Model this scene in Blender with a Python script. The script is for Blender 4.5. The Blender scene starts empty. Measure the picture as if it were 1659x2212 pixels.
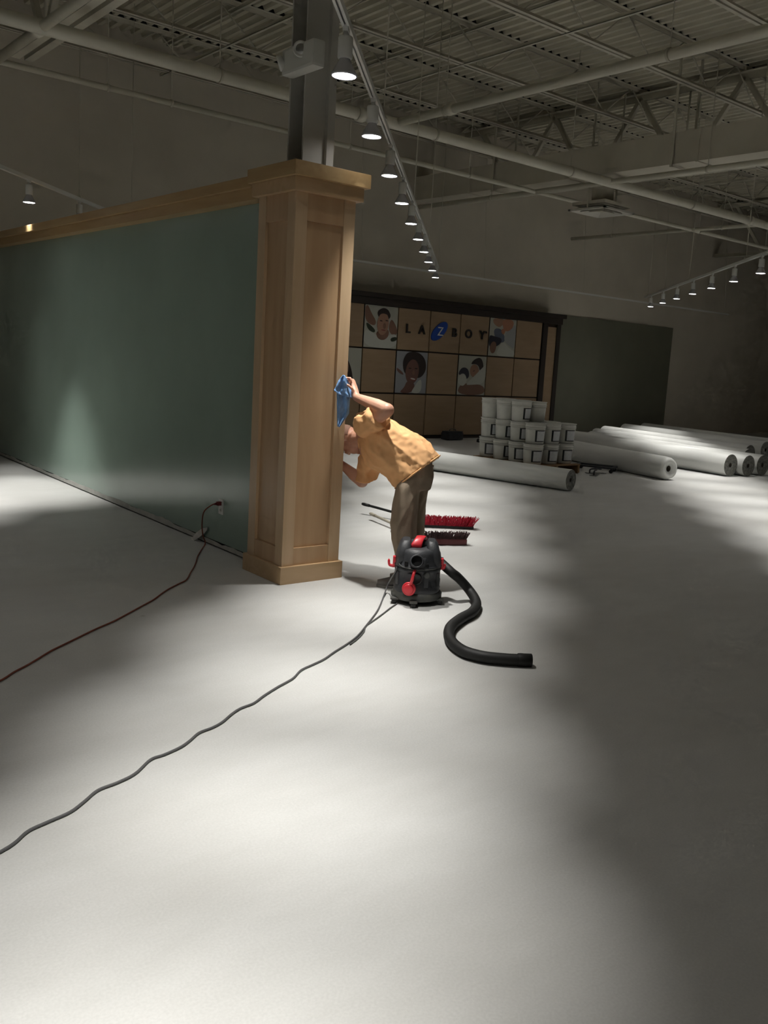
import bpy, bmesh, math, random
from mathutils import Vector, Matrix, noise
random.seed(7)
PI = math.pi
SC = bpy.context.scene
COL = SC.collection
V = Vector

# ------------------------------------------------------------------ camera
CAM_H = 1.55
YAW, PITCH, ROLL = math.radians(40.654), math.radians(-8.5005), math.radians(3.6505)
F_PX, CX, CY, IW, IH = 1952.4, 923.1, 1064.7, 1659.0, 2212.0
fw = V((math.sin(YAW)*math.cos(PITCH), math.cos(YAW)*math.cos(PITCH), math.sin(PITCH)))
_r = V((math.cos(YAW), -math.sin(YAW), 0)); _u = _r.cross(fw)
rt = _r*math.cos(ROLL) + _u*math.sin(ROLL)
up = -_r*math.sin(ROLL) + _u*math.cos(ROLL)
CP = V((0, 0, CAM_H))
cam = bpy.data.cameras.new('camera')
cam.sensor_fit = 'VERTICAL'; cam.sensor_height = 36.0; cam.sensor_width = 27.0
cam.lens = 36.0*F_PX/IH
cam.shift_x = (IW/2-CX)/IH
cam.shift_y = (CY-IH/2)/IH
cam.clip_start = 0.05; cam.clip_end = 200
cam_ob = bpy.data.objects.new('camera', cam); COL.objects.link(cam_ob)
M3 = Matrix((rt, up, -fw)).transposed()
cam_ob.matrix_world = Matrix.Translation(CP) @ M3.to_4x4()
SC.camera = cam_ob

# ------------------------------------------------------------------ world / exposure
w = bpy.data.worlds.new('world'); SC.world = w; w.use_nodes = True
w.node_tree.nodes['Background'].inputs[0].default_value = (0.6, 0.6, 0.55, 1)
w.node_tree.nodes['Background'].inputs[1].default_value = 0.0
SC.view_settings.view_transform = 'Standard'
SC.view_settings.look = 'None'
SC.view_settings.gamma = 1.0
SC.view_settings.use_curve_mapping = False
SC.view_settings.exposure = 0.0
SPOT_W = 290.0            # every track lamp
SPOT_ANGLE = 48           # degrees
SPOT_COL = (1.0, 0.98, 0.94)
SPILL_W = 9.0             # the same lamps' weak wide spill outside the beam
SPILL_ANGLE = 150
SC.cycles.use_denoising = True
SC.cycles.use_adaptive_sampling = True
SC.cycles.adaptive_threshold = 0.06
SC.cycles.adaptive_min_samples = 16
SC.cycles.max_bounces = 6
SC.cycles.diffuse_bounces = 4
SC.cycles.sample_clamp_indirect = 4.0
SC.cycles.caustics_reflective = False
SC.cycles.caustics_refractive = False

# ------------------------------------------------------------------ points read off by perspective
def ray(x, y): return fw + rt*((x-CX)/F_PX) - up*((y-CY)/F_PX)
def dep(x, y, wd): return CP + ray(x, y)*wd
def onz(x, y, z=0.0): d = ray(x, y); return CP + d*((z-CAM_H)/d.z)
def ony(x, y, v): d = ray(x, y); return CP + d*(v/d.y)
def onx(x, y, v): d = ray(x, y); return CP + d*(v/d.x)

# ------------------------------------------------------------------ materials
MATS = {}
def mat(name, col, rough=0.6, metal=0.0, var=0.0, scale=6.0, bump=0.0, bscale=60.0, col2=None, spec=0.5,
        emit=None, estr=0.0, stretch=(1, 1, 1), coat=0.0, trans=0.0, sss=0.0, detail=4.0, rvar=0.0):
    if name in MATS: return MATS[name]
    m = bpy.data.materials.new(name); m.use_nodes = True
    nt = m.node_tree; N = nt.nodes; L = nt.links
    b = N['Principled BSDF']
    b.inputs['Base Color'].default_value = (*col, 1)
    b.inputs['Roughness'].default_value = rough
    b.inputs['Metallic'].default_value = metal
    b.inputs['Specular IOR Level'].default_value = spec
    b.inputs['Coat Weight'].default_value = coat
    b.inputs['Transmission Weight'].default_value = trans
    b.inputs['Subsurface Weight'].default_value = sss
    tc = N.new('ShaderNodeTexCoord'); mp = N.new('ShaderNodeMapping')
    L.new(tc.outputs['Object'], mp.inputs[0]); mp.inputs['Scale'].default_value = stretch
    if var > 0 or col2:
        n = N.new('ShaderNodeTexNoise'); n.inputs['Scale'].default_value = scale; n.inputs['Detail'].default_value = detail
        L.new(mp.outputs[0], n.inputs['Vector'])
        r = N.new('ShaderNodeValToRGB')
        c2 = col2 or tuple(c*(1-var) for c in col)
        c1 = col if col2 else tuple(min(1, c*(1+var)) for c in col)
        r.color_ramp.elements[0].position = 0.35; r.color_ramp.elements[1].position = 0.65
        r.color_ramp.elements[0].color = (*c2, 1); r.color_ramp.elements[1].color = (*c1, 1)
        L.new(n.outputs['Fac'], r.inputs[0]); L.new(r.outputs[0], b.inputs['Base Color'])
        if rvar:
            mr = N.new('ShaderNodeMapRange'); L.new(n.outputs['Fac'], mr.inputs[0])
            mr.inputs[1].default_value = .3; mr.inputs[2].default_value = .7
            mr.inputs[3].default_value = rough-rvar; mr.inputs[4].default_value = rough+rvar
            L.new(mr.outputs[0], b.inputs['Roughness'])
    if bump > 0:
        n2 = N.new('ShaderNodeTexNoise'); n2.inputs['Scale'].default_value = bscale; n2.inputs['Detail'].default_value = 3
        L.new(mp.outputs[0], n2.inputs['Vector'])
        bp = N.new('ShaderNodeBump'); bp.inputs['Strength'].default_value = bump; bp.inputs['Distance'].default_value = 0.01
        L.new(n2.outputs['Fac'], bp.inputs['Height']); L.new(bp.outputs[0], b.inputs['Normal'])
    if emit:
        b.inputs['Emission Color'].default_value = (*emit, 1); b.inputs['Emission Strength'].default_value = estr
    MATS[name] = m
    return m

def floor_material():
    m = bpy.data.materials.new('skim_coated_concrete'); m.use_nodes = True
    N = m.node_tree.nodes; L = m.node_tree.links; b = N['Principled BSDF']
    tc = N.new('ShaderNodeTexCoord')
    def nz(scale, detail, stretch=(1, 1, 1), rough=.5):
        mp = N.new('ShaderNodeMapping'); mp.inputs['Scale'].default_value = stretch
        L.new(tc.outputs['Object'], mp.inputs[0])
        n = N.new('ShaderNodeTexNoise'); n.inputs['Scale'].default_value = scale; n.inputs['Detail'].default_value = detail
        n.inputs['Roughness'].default_value = rough
        L.new(mp.outputs[0], n.inputs['Vector']); return n
    big = nz(0.7, 5, (1, 1.6, 1)); mid = nz(3.0, 6, (1, 2.2, 1), .6); fine = nz(120, 2)
    def ramp(n, a, b2, p0=.35, p1=.65):
        r = N.new('ShaderNodeValToRGB'); r.color_ramp.elements[0].position = p0; r.color_ramp.elements[1].position = p1
        r.color_ramp.elements[0].color = (*a, 1); r.color_ramp.elements[1].color = (*b2, 1)
        L.new(n.outputs['Fac'], r.inputs[0]); return r
    r1 = ramp(big, (.55, .545, .525), (.60, .60, .585))
    r2 = ramp(mid, (.95, .95, .945), (1.02, 1.02, 1.02), .3, .7)
    r3 = ramp(fine, (.94, .94, .94), (1.03, 1.03, 1.03), .3, .7)
    def mul(a, b2):
        x = N.new('ShaderNodeMix'); x.data_type = 'RGBA'; x.blend_type = 'MULTIPLY'; x.inputs[0].default_value = 1
        L.new(a, x.inputs[6]); L.new(b2, x.inputs[7]); return x.outputs[2]
    c = mul(mul(r1.outputs[0], r2.outputs[0]), r3.outputs[0])
    # small stains
    vo = N.new('ShaderNodeTexVoronoi'); vo.inputs['Scale'].default_value = 1.3; L.new(tc.outputs['Object'], vo.inputs['Vector'])
    rs = N.new('ShaderNodeValToRGB'); rs.color_ramp.elements[0].position = .012; rs.color_ramp.elements[1].position = .03
    rs.color_ramp.elements[0].color = (.6, .58, .52, 1); rs.color_ramp.elements[1].color = (1, 1, 1, 1)
    L.new(vo.outputs['Distance'], rs.inputs[0]); c = mul(c, rs.outputs[0])
    L.new(c, b.inputs['Base Color'])
    b.inputs['Roughness'].default_value = .55; b.inputs['Specular IOR Level'].default_value = .35
    bp = N.new('ShaderNodeBump'); bp.inputs['Strength'].default_value = .08; bp.inputs['Distance'].default_value = .01
    L.new(mid.outputs['Fac'], bp.inputs['Height']); L.new(bp.outputs[0], b.inputs['Normal'])
    return m

def wood_material(name, a, b2, stretch, rough=.42, scale=3.0):
    m = bpy.data.materials.new(name); m.use_nodes = True
    N = m.node_tree.nodes; L = m.node_tree.links; b = N['Principled BSDF']
    tc = N.new('ShaderNodeTexCoord'); mp = N.new('ShaderNodeMapping'); mp.inputs['Scale'].default_value = stretch
    L.new(tc.outputs['Object'], mp.inputs[0])
    n = N.new('ShaderNodeTexNoise'); n.inputs['Scale'].default_value = scale; n.inputs['Detail'].default_value = 6
    n.inputs['Distortion'].default_value = .6
    L.new(mp.outputs[0], n.inputs['Vector'])
    r = N.new('ShaderNodeValToRGB'); r.color_ramp.elements[0].position = .3; r.color_ramp.elements[1].position = .7
    r.color_ramp.elements[0].color = (*b2, 1); r.color_ramp.elements[1].color = (*a, 1)
    L.new(n.outputs['Fac'], r.inputs[0]); L.new(r.outputs[0], b.inputs['Base Color'])
    b.inputs['Roughness'].default_value = rough
    return m

M_floor = floor_material()
M_wall = mat('warm_grey_wall_paint', (.62, .57, .485), .85, var=.05, scale=1.2, bump=.05, bscale=200)
M_deck = mat('painted_steel_deck', (.58, .545, .44), .7, var=.08, scale=1.5)
M_steel = mat('painted_structural_steel', (.58, .55, .46), .6, var=.06, scale=4)
M_pipe = mat('painted_sprinkler_pipe', (.70, .67, .57), .5, var=.05, scale=5)
M_duct = mat('painted_duct_sheet', (.60, .56, .47), .55, var=.05, scale=2)
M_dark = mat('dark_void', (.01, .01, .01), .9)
M_colsteel = mat('grey_column_paint', (.50, .49, .45), .5, var=.05, scale=3)
M_teal = mat('glossy_teal_paint', (.275, .36, .31), .21, var=.06, scale=.9, bump=.02, bscale=8, coat=.0, spec=.6)
M_white = mat('white_enamel', (.75, .75, .72), .35)
M_offwhite = mat('off_white_plastic', (.62, .62, .58), .4)
M_plaster = mat('joint_compound', (.44, .44, .41), .85, var=.1, scale=12)
M_black = mat('black_plastic', (.026, .028, .032), .52, bump=.15, bscale=90, col2=(.042, .044, .048), scale=14)
M_black2 = mat('dusty_black_plastic', (.040, .042, .040), .6, col2=(.09, .09, .08), scale=9)
M_rubber = mat('black_rubber', (.012, .012, .011), .6)
M_hole = mat('deep_black', (.004, .004, .004), .9)
M_red = mat('red_plastic', (.70, .035, .05), .35)
M_darkred = mat('dark_red_bristle', (.48, .018, .045), .8, var=.3, scale=40)
M_maroon2 = mat('maroon_block', (.15, .03, .035), .5)
M_maroon = mat('maroon_bristle', (.045, .018, .018), .85, var=.3, scale=40)
M_woodV = wood_material('maple_veneer_vertical', (.58, .42, .265), (.51, .36, .215), (5, 5, .5), .34)
M_panelV = wood_material('maple_panel_vertical', (.53, .355, .205), (.45, .29, .16), (4, 4, .35), .34)
M_woodH = wood_material('maple_veneer_horizontal', (.48, .33, .16), (.41, .265, .12), (5, .5, 5))
M_woodX = wood_material('maple_veneer_across', (.55, .38, .22), (.47, .32, .17), (.5, 5, 5))
M_tile = wood_material('display_tile_veneer', (.36, .25, .15), (.31, .21, .12), (.6, 5, 4), rough=.5)
M_frame = mat('espresso_frame', (.022, .014, .009), .5)
M_grout = mat('dark_reveal', (.035, .022, .012), .7)
M_accent = mat('charcoal_accent_paint', (.17, .17, .125), .8, var=.05, scale=2)
M_pail = mat('milky_pail_plastic', (.66, .66, .61), .42, var=.07, scale=8, spec=.5)
M_label = mat('pail_label_paper', (.62, .64, .66), .5, var=.05, scale=30)
M_labelink = mat('pail_label_ink', (.012, .014, .016), .5)
M_pallet = wood_material('pallet_softwood', (.30, .18, .09), (.22, .13, .06), (.6, 5, 5), .8)
M_roll = mat('white_carpet_pad_wrap', (.66, .665, .64), .45, var=.08, scale=3, bump=.25, bscale=14, stretch=(1, .25, 1))
M_rollend = mat('carpet_pad_end', (.20, .20, .18), .9, var=.35, scale=30)
M_rollendl = mat('plastic_wrapped_end', (.52, .53, .51), .45, var=.12, scale=16, bump=.4, bscale=20)
M_core = mat('cardboard_core', (.05, .04, .03), .9)
M_shirt = mat('mustard_cotton', (.84, .47, .215), .85, var=.04, scale=14, bump=.12, bscale=300)
M_pants = mat('khaki_twill', (.30, .235, .17), .9, var=.08, scale=10, bump=.15, bscale=260)
M_skin = mat('skin', (.58, .31, .21), .5, var=.07, scale=12, sss=.05, bump=.08, bscale=120)
M_hair = mat('short_grey_stubble', (.22, .12, .08), .8)
M_shoe = mat('grey_shoe', (.12, .11, .10), .7)
M_sole = mat('shoe_sole', (.25, .24, .22), .7)
M_rag = mat('blue_cotton_rag', (.19, .34, .60), 1.0, var=.15, scale=22, bump=.12, bscale=160, spec=.1)
M_handle = mat('wooden_broom_handle', (.42, .38, .30), .6)
M_greycord = mat('grey_cord_rubber', (.10, .10, .10), .5)
M_redcord = mat('red_orange_cord_rubber', (.22, .055, .03), .5)
M_tape = mat('masking_tape_strip', (.55, .54, .51), .7, var=.1, scale=30)
M_blue = mat('logo_blue', (.012, .07, .42), .4)
M_ink = mat('letter_black', (.018, .012, .010), .5)
M_lamp = mat('lit_lamp_lens', (1, 1, 1), .4, emit=(1, .98, .95), estr=22.0)
M_bell = mat('lamp_glass_bell', (.55, .55, .60), .15, metal=.2)
M_diff = mat('diffuser_white', (.62, .60, .54), .5)
M_metal = mat('dull_metal', (.35, .35, .34), .35, metal=.8)

# ------------------------------------------------------------------ mesh builder
class MB:
    def __init__(s): s.bm = bmesh.new()
    def box(s, c, size, rot=None, bev=0.0, mi=0):
        b = bmesh.new(); bmesh.ops.create_cube(b, size=1)
        for v in b.verts: v.co = V((v.co.x*size[0], v.co.y*size[1], v.co.z*size[2]))
        if bev: bmesh.ops.bevel(b, geom=b.edges[:]+b.verts[:], offset=bev, segments=2, affect='EDGES', profile=.7)
        R = rot.to_4x4() if rot else Matrix.Identity(4)
        b.transform(Matrix.Translation(V(c)) @ R)
        for f in b.faces: f.material_index = mi
        return s.add(b)
    def b2(s, lo, hi, bev=0.0, mi=0):
        lo, hi = V(lo), V(hi); return s.box((lo+hi)/2, hi-lo, bev=bev, mi=mi)
    def add(s, b):
        me = bpy.data.meshes.new('t'); b.to_mesh(me); b.free(); s.bm.from_mesh(me); bpy.data.meshes.remove(me); return s
    def cyl(s, p0, p1, r0, r1=None, seg=16, cap=True, mi=0):
        r1 = r0 if r1 is None else r1
        return s.tube([p0, p1], [r0, r1], seg, cap, mi=mi)
    def tube(s, pts, rad, seg=10, cap=True, mi=0, closed=False):
        pts = [V(p) for p in pts]; n = len(pts)
        if not isinstance(rad, (list, tuple)): rad = [rad]*n
        rings = []; prev = None
        for i, p in enumerate(pts):
            d = (pts[min(i+1, n-1)]-pts[max(i-1, 0)]).normalized()
            if prev is None:
                a = V((0, 0, 1)) if abs(d.z) < .9 else V((1, 0, 0)); x = d.cross(a).normalized()
            else: x = (prev - d*prev.dot(d)).normalized()
            prev = x; y = d.cross(x)
            rings.append([s.bm.verts.new(p + (x*math.cos(t)+y*math.sin(t))*rad[i]) for t in [2*PI*k/seg for k in range(seg)]])
        s.rings(rings, cap, mi); return s
    def rings(s, rings, cap=True, mi=0):
        seg = len(rings[0])
        for a, b in zip(rings, rings[1:]):
            for k in range(seg):
                f = s.bm.faces.new((a[k], a[(k+1) % seg], b[(k+1) % seg], b[k])); f.material_index = mi; f.smooth = True
        if cap:
            f = s.bm.faces.new(rings[0][::-1]); f.material_index = mi
            f = s.bm.faces.new(rings[-1]); f.material_index = mi
        return s
    def lathe(s, prof, o=(0, 0, 0), seg=32, ax=None, fn=None, cap=True, mi=0):
        o = V(o); z = V(ax).normalized() if ax else V((0, 0, 1))
        x = z.orthogonal().normalized() if ax else V((1, 0, 0)); y = z.cross(x)
        rs = []
        for (r, h) in prof:
            ring = []
            for k in range(seg):
                t = 2*PI*k/seg; rr = r*(fn(t, h) if fn else 1)
                ring.append(s.bm.verts.new(o + z*h + (x*math.cos(t)+y*math.sin(t))*rr))
            rs.append(ring)
        return s.rings(rs, cap, mi)
    def loft(s, secs, seg=24, p=2.0, mi=0):
        rs = []
        for (c, a, b) in secs:
            ring = []
            for k in range(seg):
                t = 2*PI*k/seg; ct, st = math.cos(t), math.sin(t)
                ct = math.copysign(abs(ct)**(2/p), ct); st = math.copysign(abs(st)**(2/p), st)
                ring.append(s.bm.verts.new(V(c)+V(a)*ct+V(b)*st))
            rs.append(ring)
        return s.rings(rs, True, mi)
    def sph(s, c, r, seg=16, mi=0, sc=(1, 1, 1), rot=None):
        b = bmesh.new(); bmesh.ops.create_uvsphere(b, u_segments=seg, v_segments=max(6, seg//2), radius=1)
        R = (rot.to_4x4() if rot else Matrix.Identity(4))
        b.transform(Matrix.Translation(V(c)) @ R @ Matrix.Diagonal((r*sc[0], r*sc[1], r*sc[2], 1)))
        for f in b.faces: f.material_index = mi; f.smooth = True
        return s.add(b)
    def cap(s, p0, p1, r0, r1, seg=14):
        p0, p1 = V(p0), V(p1); d = (p1-p0).normalized(); pts = []; rad = []
        for k in range(6):
            t = PI/2*k/5; pts.append(p0-d*r0*math.cos(t)); rad.append(max(.0005, r0*math.sin(t)))
        for k in range(6):
            t = PI/2*k/5; pts.append(p1+d*r1*math.sin(t)); rad.append(max(.0005, r1*math.cos(t)))
        # keep frame stable
        x = d.orthogonal().normalized(); y = d.cross(x)
        s.rings([[s.bm.verts.new(p+(x*math.cos(t)+y*math.sin(t))*r) for t in [2*PI*k/seg for k in range(seg)]] for p, r in zip(pts, rad)])
        return s
    def poly(s, pts, mi=0):
        f = s.bm.faces.new([s.bm.verts.new(V(p)) for p in pts]); f.material_index = mi; return s
    def prism(s, pts, ext, mi=0):
        a = [s.bm.verts.new(V(p)) for p in pts]; b = [s.bm.verts.new(V(p)+V(ext)) for p in pts]; n = len(a)
        fs = [s.bm.faces.new(a[::-1]), s.bm.faces.new(b)]
        for k in range(n): fs.append(s.bm.faces.new((a[k], a[(k+1) % n], b[(k+1) % n], b[k])))
        for f in fs: f.material_index = mi
        return s
    def mesh(s, name, mats, fix=True):
        if fix: bmesh.ops.recalc_face_normals(s.bm, faces=s.bm.faces)
        me = bpy.data.meshes.new(name); s.bm.to_mesh(me); s.bm.free()
        for m in (mats if isinstance(mats, (list, tuple)) else [mats]): me.materials.append(m)
        return me
    def build(s, name, mats, parent=None, smooth=False, loc=None, fix=True):
        me = s.mesh(name, mats, fix)
        if smooth:
            for f in me.polygons: f.use_smooth = True
        return link(name, me, parent, loc)

def link(name, me, parent=None, loc=None):
    o = bpy.data.objects.new(name, me); COL.objects.link(o)
    if loc is not None: o.location = loc
    if parent is not None: o.parent = parent
    return o
def empty(name, loc=(0, 0, 0), rz=0):
    o = bpy.data.objects.new(name, None); COL.objects.link(o); o.location = loc; o.rotation_euler = (0, 0, rz); o.empty_display_size = .1
    return o
def tag(o, label=None, cat=None, group=None, kind=None):
    if label: o['label'] = label
    if cat: o['category'] = cat
    if group: o['group'] = group
    if kind: o['kind'] = kind
    return o
def children(o): return [c for c in COL.objects if c.parent == o]
def copy_tree(o, parent=None):
    c = o.copy(); COL.objects.link(c); c.parent = parent
    for ch in list(o.children): copy_tree(ch, c)
    return c
def world_parent(o, root):
    """parts modelled in world coordinates under an empty that stands at root.location"""
    o.parent = root
    o.location = V(o.location) - V(root.location)
    return o
def shift_mesh(me, d):
    for v in me.vertices: v.co -= d
def crom(pts, n=8):
    pts = [V(p) for p in pts]; P = [pts[0]*2-pts[1]]+pts+[pts[-1]*2-pts[-2]]; out = []
    for i in range(1, len(P)-2):
        for k in range(n):
            t = k/n; a, b, c, d = P[i-1:i+3]
            out.append(.5*((2*b)+(-a+c)*t+(2*a-5*b+4*c-d)*t*t+(-a+3*b-3*c+d)*t**3))
    out.append(pts[-1]); return out
def evaluated(ob):
    dg = bpy.context.evaluated_depsgraph_get(); dg.update()
    return bpy.data.meshes.new_from_object(ob.evaluated_get(dg))
def remeshed(mb, name, m, voxel, smooth=4, fac=.5):
    me = mb.mesh('tmp', m); o = link('tmp', me)
    r = o.modifiers.new('r', 'REMESH'); r.mode = 'VOXEL'; r.voxel_size = voxel
    if smooth:
        sm = o.modifiers.new('s', 'SMOOTH'); sm.factor = fac; sm.iterations = smooth
    out = evaluated(o); out.name = name
    bpy.data.objects.remove(o); bpy.data.meshes.remove(me)
    out.materials.clear(); out.materials.append(m)
    for f in out.polygons: f.use_smooth = True
    return out

# ================================================================== ROOM SHELL
X0, X1, Y0, Y1, ZD = -7.0, 27.0, -6.0, 13.745, 5.95
mb = MB(); mb.b2((X0-.2, Y0-.2, -.15), (X1+.2, Y1+.2, 0)); tag(mb.build('floor', M_floor), kind='structure')
mb = MB(); mb.b2((X0-.2, Y1, 0), (X1+.2, Y1+.2, ZD+.1)); tag(mb.build('wall_back', M_wall), kind='structure')
mb = MB(); mb.b2((X1, Y0, 0), (X1+.2, Y1, ZD+.1)); tag(mb.build('wall_right', M_wall), kind='structure')
mb = MB(); mb.b2((X0-.2, Y0, 0), (X0, Y1, ZD+.1)); tag(mb.build('wall_left', M_wall), kind='structure')
mb = MB(); mb.b2((X0-.2, Y0-.2, 0), (X1+.2, Y0, ZD+.1)); tag(mb.build('wall_front', M_wall), kind='structure')
# corrugated steel deck, flutes run along Y
def deck():
    m = MB(); prof = []; x = X0; p = .165; d = .05
    while x < X1:
        prof += [(x, 0), (x+.055, 0), (x+.08, d), (x+.14, d)]; x += p
    prof.append((x, 0))
    a = [m.bm.verts.new((px, Y0, ZD+pz)) for px, pz in prof]; b = [m.bm.verts.new((px, Y1, ZD+pz)) for px, pz in prof]
    c = [m.bm.verts.new((px, Y0, ZD+.14)) for px, pz in (prof[0], prof[-1])]; e = [m.bm.verts.new((px, Y1, ZD+.14)) for px, pz in (prof[0], prof[-1])]
    for k in range(len(a)-1): m.bm.faces.new((a[k], b[k], b[k+1], a[k+1]))
    m.bm.faces.new((c[0], c[1], e[1], e[0]))
    return m.build('ceiling', M_deck)
tag(deck(), kind='structure')

# ================================================================== CEILING STEEL
ORD = ['first', 'second', 'third', 'fourth', 'fifth', 'sixth', 'seventh', 'eighth', 'ninth', 'tenth', 'eleventh', 'twelfth']
JX0, JX1 = -6.9, 26.9
def angle_pair(m, p0, p1, h=.045, gap=.022, vert=1):
    """two back-to-back angles running from p0 to p1"""
    p0, p1 = V(p0), V(p1); d = (p1-p0).normalized(); s = d.cross(V((0, 0, 1))).normalized(); L = (p1-p0).length
    R = Matrix((d, s, V((0, 0, 1)))).transposed(); c = (p0+p1)/2
    for sg in (-1, 1):
        m.box(c + s*sg*(gap/2+.003) + V((0, 0, vert*h/2)), (L, .006, h), R)
        m.box(c + s*sg*(gap/2+h/2), (L, h, .006), R)
joist_y = [7.73+1.83*n for n in range(-6, 4)]
ZT, ZB = ZD-.006, 5.41
nj = 0
proto_parts = None
for jy in reversed(joist_y):
    if jy < 3.5 or jy > Y1-.2: continue
    root = empty('bar_joist', (0, jy, 0))
    tag(root, '%s open-web roof joist counted from the back wall, under the ribbed deck' % ORD[nj], 'joist', 'open-web joists under the roof deck'); nj += 1
    if proto_parts is None:
        t = MB(); angle_pair(t, (JX0, 0, ZT), (JX1, 0, ZT), .05, .025, -1); t = t.mesh('top_chord', M_steel)
        bo = MB(); angle_pair(bo, (JX0, 0, ZB), (JX1, 0, ZB), .05, .03, 1); bo = bo.mesh('bottom_chord', M_steel)
        wbm = MB(); x = 3.3-8.87
        pts = []; xs = JX0+.2; k = 0
        while xs < JX1-.2:
            pts.append((xs, 0, ZB+.02 if k % 2 else ZT-.02)); xs += .62; k += 1
        for p, q in zip(pts, pts[1:]): wbm.tube([p, q], .011, 6)
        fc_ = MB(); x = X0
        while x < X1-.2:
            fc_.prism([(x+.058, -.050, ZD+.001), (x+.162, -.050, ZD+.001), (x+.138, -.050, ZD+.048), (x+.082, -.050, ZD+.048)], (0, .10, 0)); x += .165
        fc_ = fc_.mesh('flute_shade', M_dark)  # near-black fillers standing in for the shade inside the open deck flutes
        proto_parts = [('flute_shade', fc_), ('top_chord', t), ('bottom_chord', bo), ('web', wbm.mesh('web', M_steel))]
    for n, me in proto_parts:
        o_ = link(n, me, root)
        if n == 'flute_shade': o_['kind'] = 'stuff'
# girders along Y
def girder(x, label, ybeg, yend, zb=4.57):
    g = empty('joist_girder', (x, 0, 0)); tag(g, label, 'girder', 'joist girders')
    t = MB(); angle_pair(t, (0, ybeg, ZD-.075), (0, yend, ZD-.075), .09, .05, -1); t.build('top_chord', M_steel, g)
    b = MB(); angle_pair(b, (0, ybeg, zb), (0, yend, zb), .09, .05, 1); b.build('bottom_chord', M_steel, g)
    ys = [y for y in [7.73+1.83*n for n in range(-7, 4)] if ybeg-.1 < y < yend+.1]
    for a, c in zip(ys, ys[1:]):
        mid = (a+c)/2
        for (p, q) in (((0, a, ZD-.12), (0, mid-.06, zb+.06)), ((0, c, ZD-.12), (0, mid+.06, zb+.06))):
            w_ = MB(); p, q = V(p), V(q); d = (q-p).normalized(); n = V((1, 0, 0)); s = d.cross(n)
            R = Matrix((d, n, s)).transposed()
            w_.box((p+q)/2-n*.03, ((q-p).length, .006, .07), R); w_.box((p+q)/2+s*.035, ((q-p).length, .06, .006), R)
            w_.build('diagonal', M_steel, g)
        w_ = MB(); w_.tube([(0, mid, ZD-.12), (0, mid, zb+.06)], .016, 6); w_.build('vertical', M_steel, g)
    for y in ys:   # joist seats, dark shadow gap above the chord
        w_ = MB(); w_.b2((-.09, y-.05, ZD-.075), (.09, y+.05, ZD-.008)); w_.build('joist_seat', M_steel, g)
    return g
girder(3.3, 'joist girder crossing above the maple column at upper left', -5.4, 11.3)
girder(12.17, 'joist girder with V-shaped braces above the long rectangular duct', -5.4, 13.7)
girder(21.04, 'farthest joist girder, dark, at the right above the far track lights', -5.4, 13.7)
bn = 0
for bx, nm in ((8.34, 'nearer line of bridging angles crossing the joists at upper right'), (5.9, 'line of bridging angles crossing the joists just right of the steel column'), (16.6, 'far line of bridging angles beyond the duct')):
    b = MB(); b.b2((bx-.02, -5.5, ZB-.012), (bx+.02, 13.5, ZB-.006)); b.b2((bx-.02, -5.5, ZB-.012), (bx-.015, 13.5, ZB+.03))
    b.b2((bx+.07, -5.5, ZT-.10), (bx+.11, 13.5, ZT-.094)); b.b2((bx+.07, -5.5, ZT-.10), (bx+.075, 13.5, ZT-.06))
    tag(b.build('joist_bridging', M_steel), nm, 'steel bracing')

# ------------------------------------------------------------------ sprinkler pipes
PZ = 4.30
def hangers(root, pts, ztop=ZD-.01):
    for p in pts:
        h = MB(); h.tube([(p[0], p[1], p[2]), (p[0], p[1], ztop)], .006, 6)
        h.lathe([(p[3]+.004, -.012), (p[3]+.010, -.012), (p[3]+.010, .012), (p[3]+.004, .012)], (p[0], p[1], p[2]), 14, ax=p[4]); h.build('hanger', M_steel, root)
def pipe(label, p0, p1, r, hp, ax, couplings=(), name='sprinkler_pipe'):
    root = empty(name); tag(root, label, 'pipe', 'ceiling pipes')
    m = MB(); m.tube([p0, p1], r, 20); m.build('pipe_run', M_pipe, root, smooth=False)
    for c in couplings:
        k = MB(); k.lathe([(r+.001, -.05), (r+.016, -.045), (r+.016, .045), (r+.001, .05)], c, 20, ax=ax); k.build('coupling', M_pipe, root)
    hangers(root, [(h[0], h[1], h[2], r, ax) for h in hp])
    return root
YM = 9.08
pipe('thick white sprinkler main running the whole width below the joists', (-6.9, YM, PZ), (26.9, YM, PZ), .068,
     [(x, YM, PZ) for x in (-2.5, 1.6, 4.6, 7.55, 10.1, 13.1, 16.4, 20, 24)], (1, 0, 0), [(6.4, YM, PZ), (14.9, YM, PZ)])
pipe('white branch pipe from the main toward upper right, the nearest one', (7.3-.35, YM, PZ+.02), (7.3-.35, -5.8, PZ+.02), .05,
     [(6.95, y, PZ+.02) for y in (2.0, 5.2, 8.2)], (0, 1, 0), [(6.95, 8.1, PZ+.02)])
pipe('white branch pipe hung just under the long rectangular duct', (10.97, 13.6, PZ-.0), (10.97, -5.8, PZ-.0), .04,
     [(10.97, y, PZ) for y in (4.0, 7.4, 11.6)], (0, 1, 0), [])
pipe('thin far branch pipe left and right of the air diffuser', (15.35, 13.6, PZ), (15.35, -5.8, PZ), .036,
     [(15.35, y, PZ) for y in (6, 9.9, 12.5)], (0, 1, 0))
pipe('slim white pipe parallel to and beyond the main, lower in the photo', (2.83, 10.57, PZ), (26.5, 10.57, PZ), .033,
     [(x, 10.57, PZ) for x in (4.0, 4.75, 7.3, 9.5, 12.4, 15.6, 19)], (1, 0, 0))
pipe('white branch pipe crossing the main in the upper left corner', (2.83, 10.6, PZ+.0), (2.83, -5.8, PZ+.0), .047,
     [(2.83, y, PZ) for y in (3.5, 7.2)], (0, 1, 0), [(2.83, 9.2, PZ)])

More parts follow.
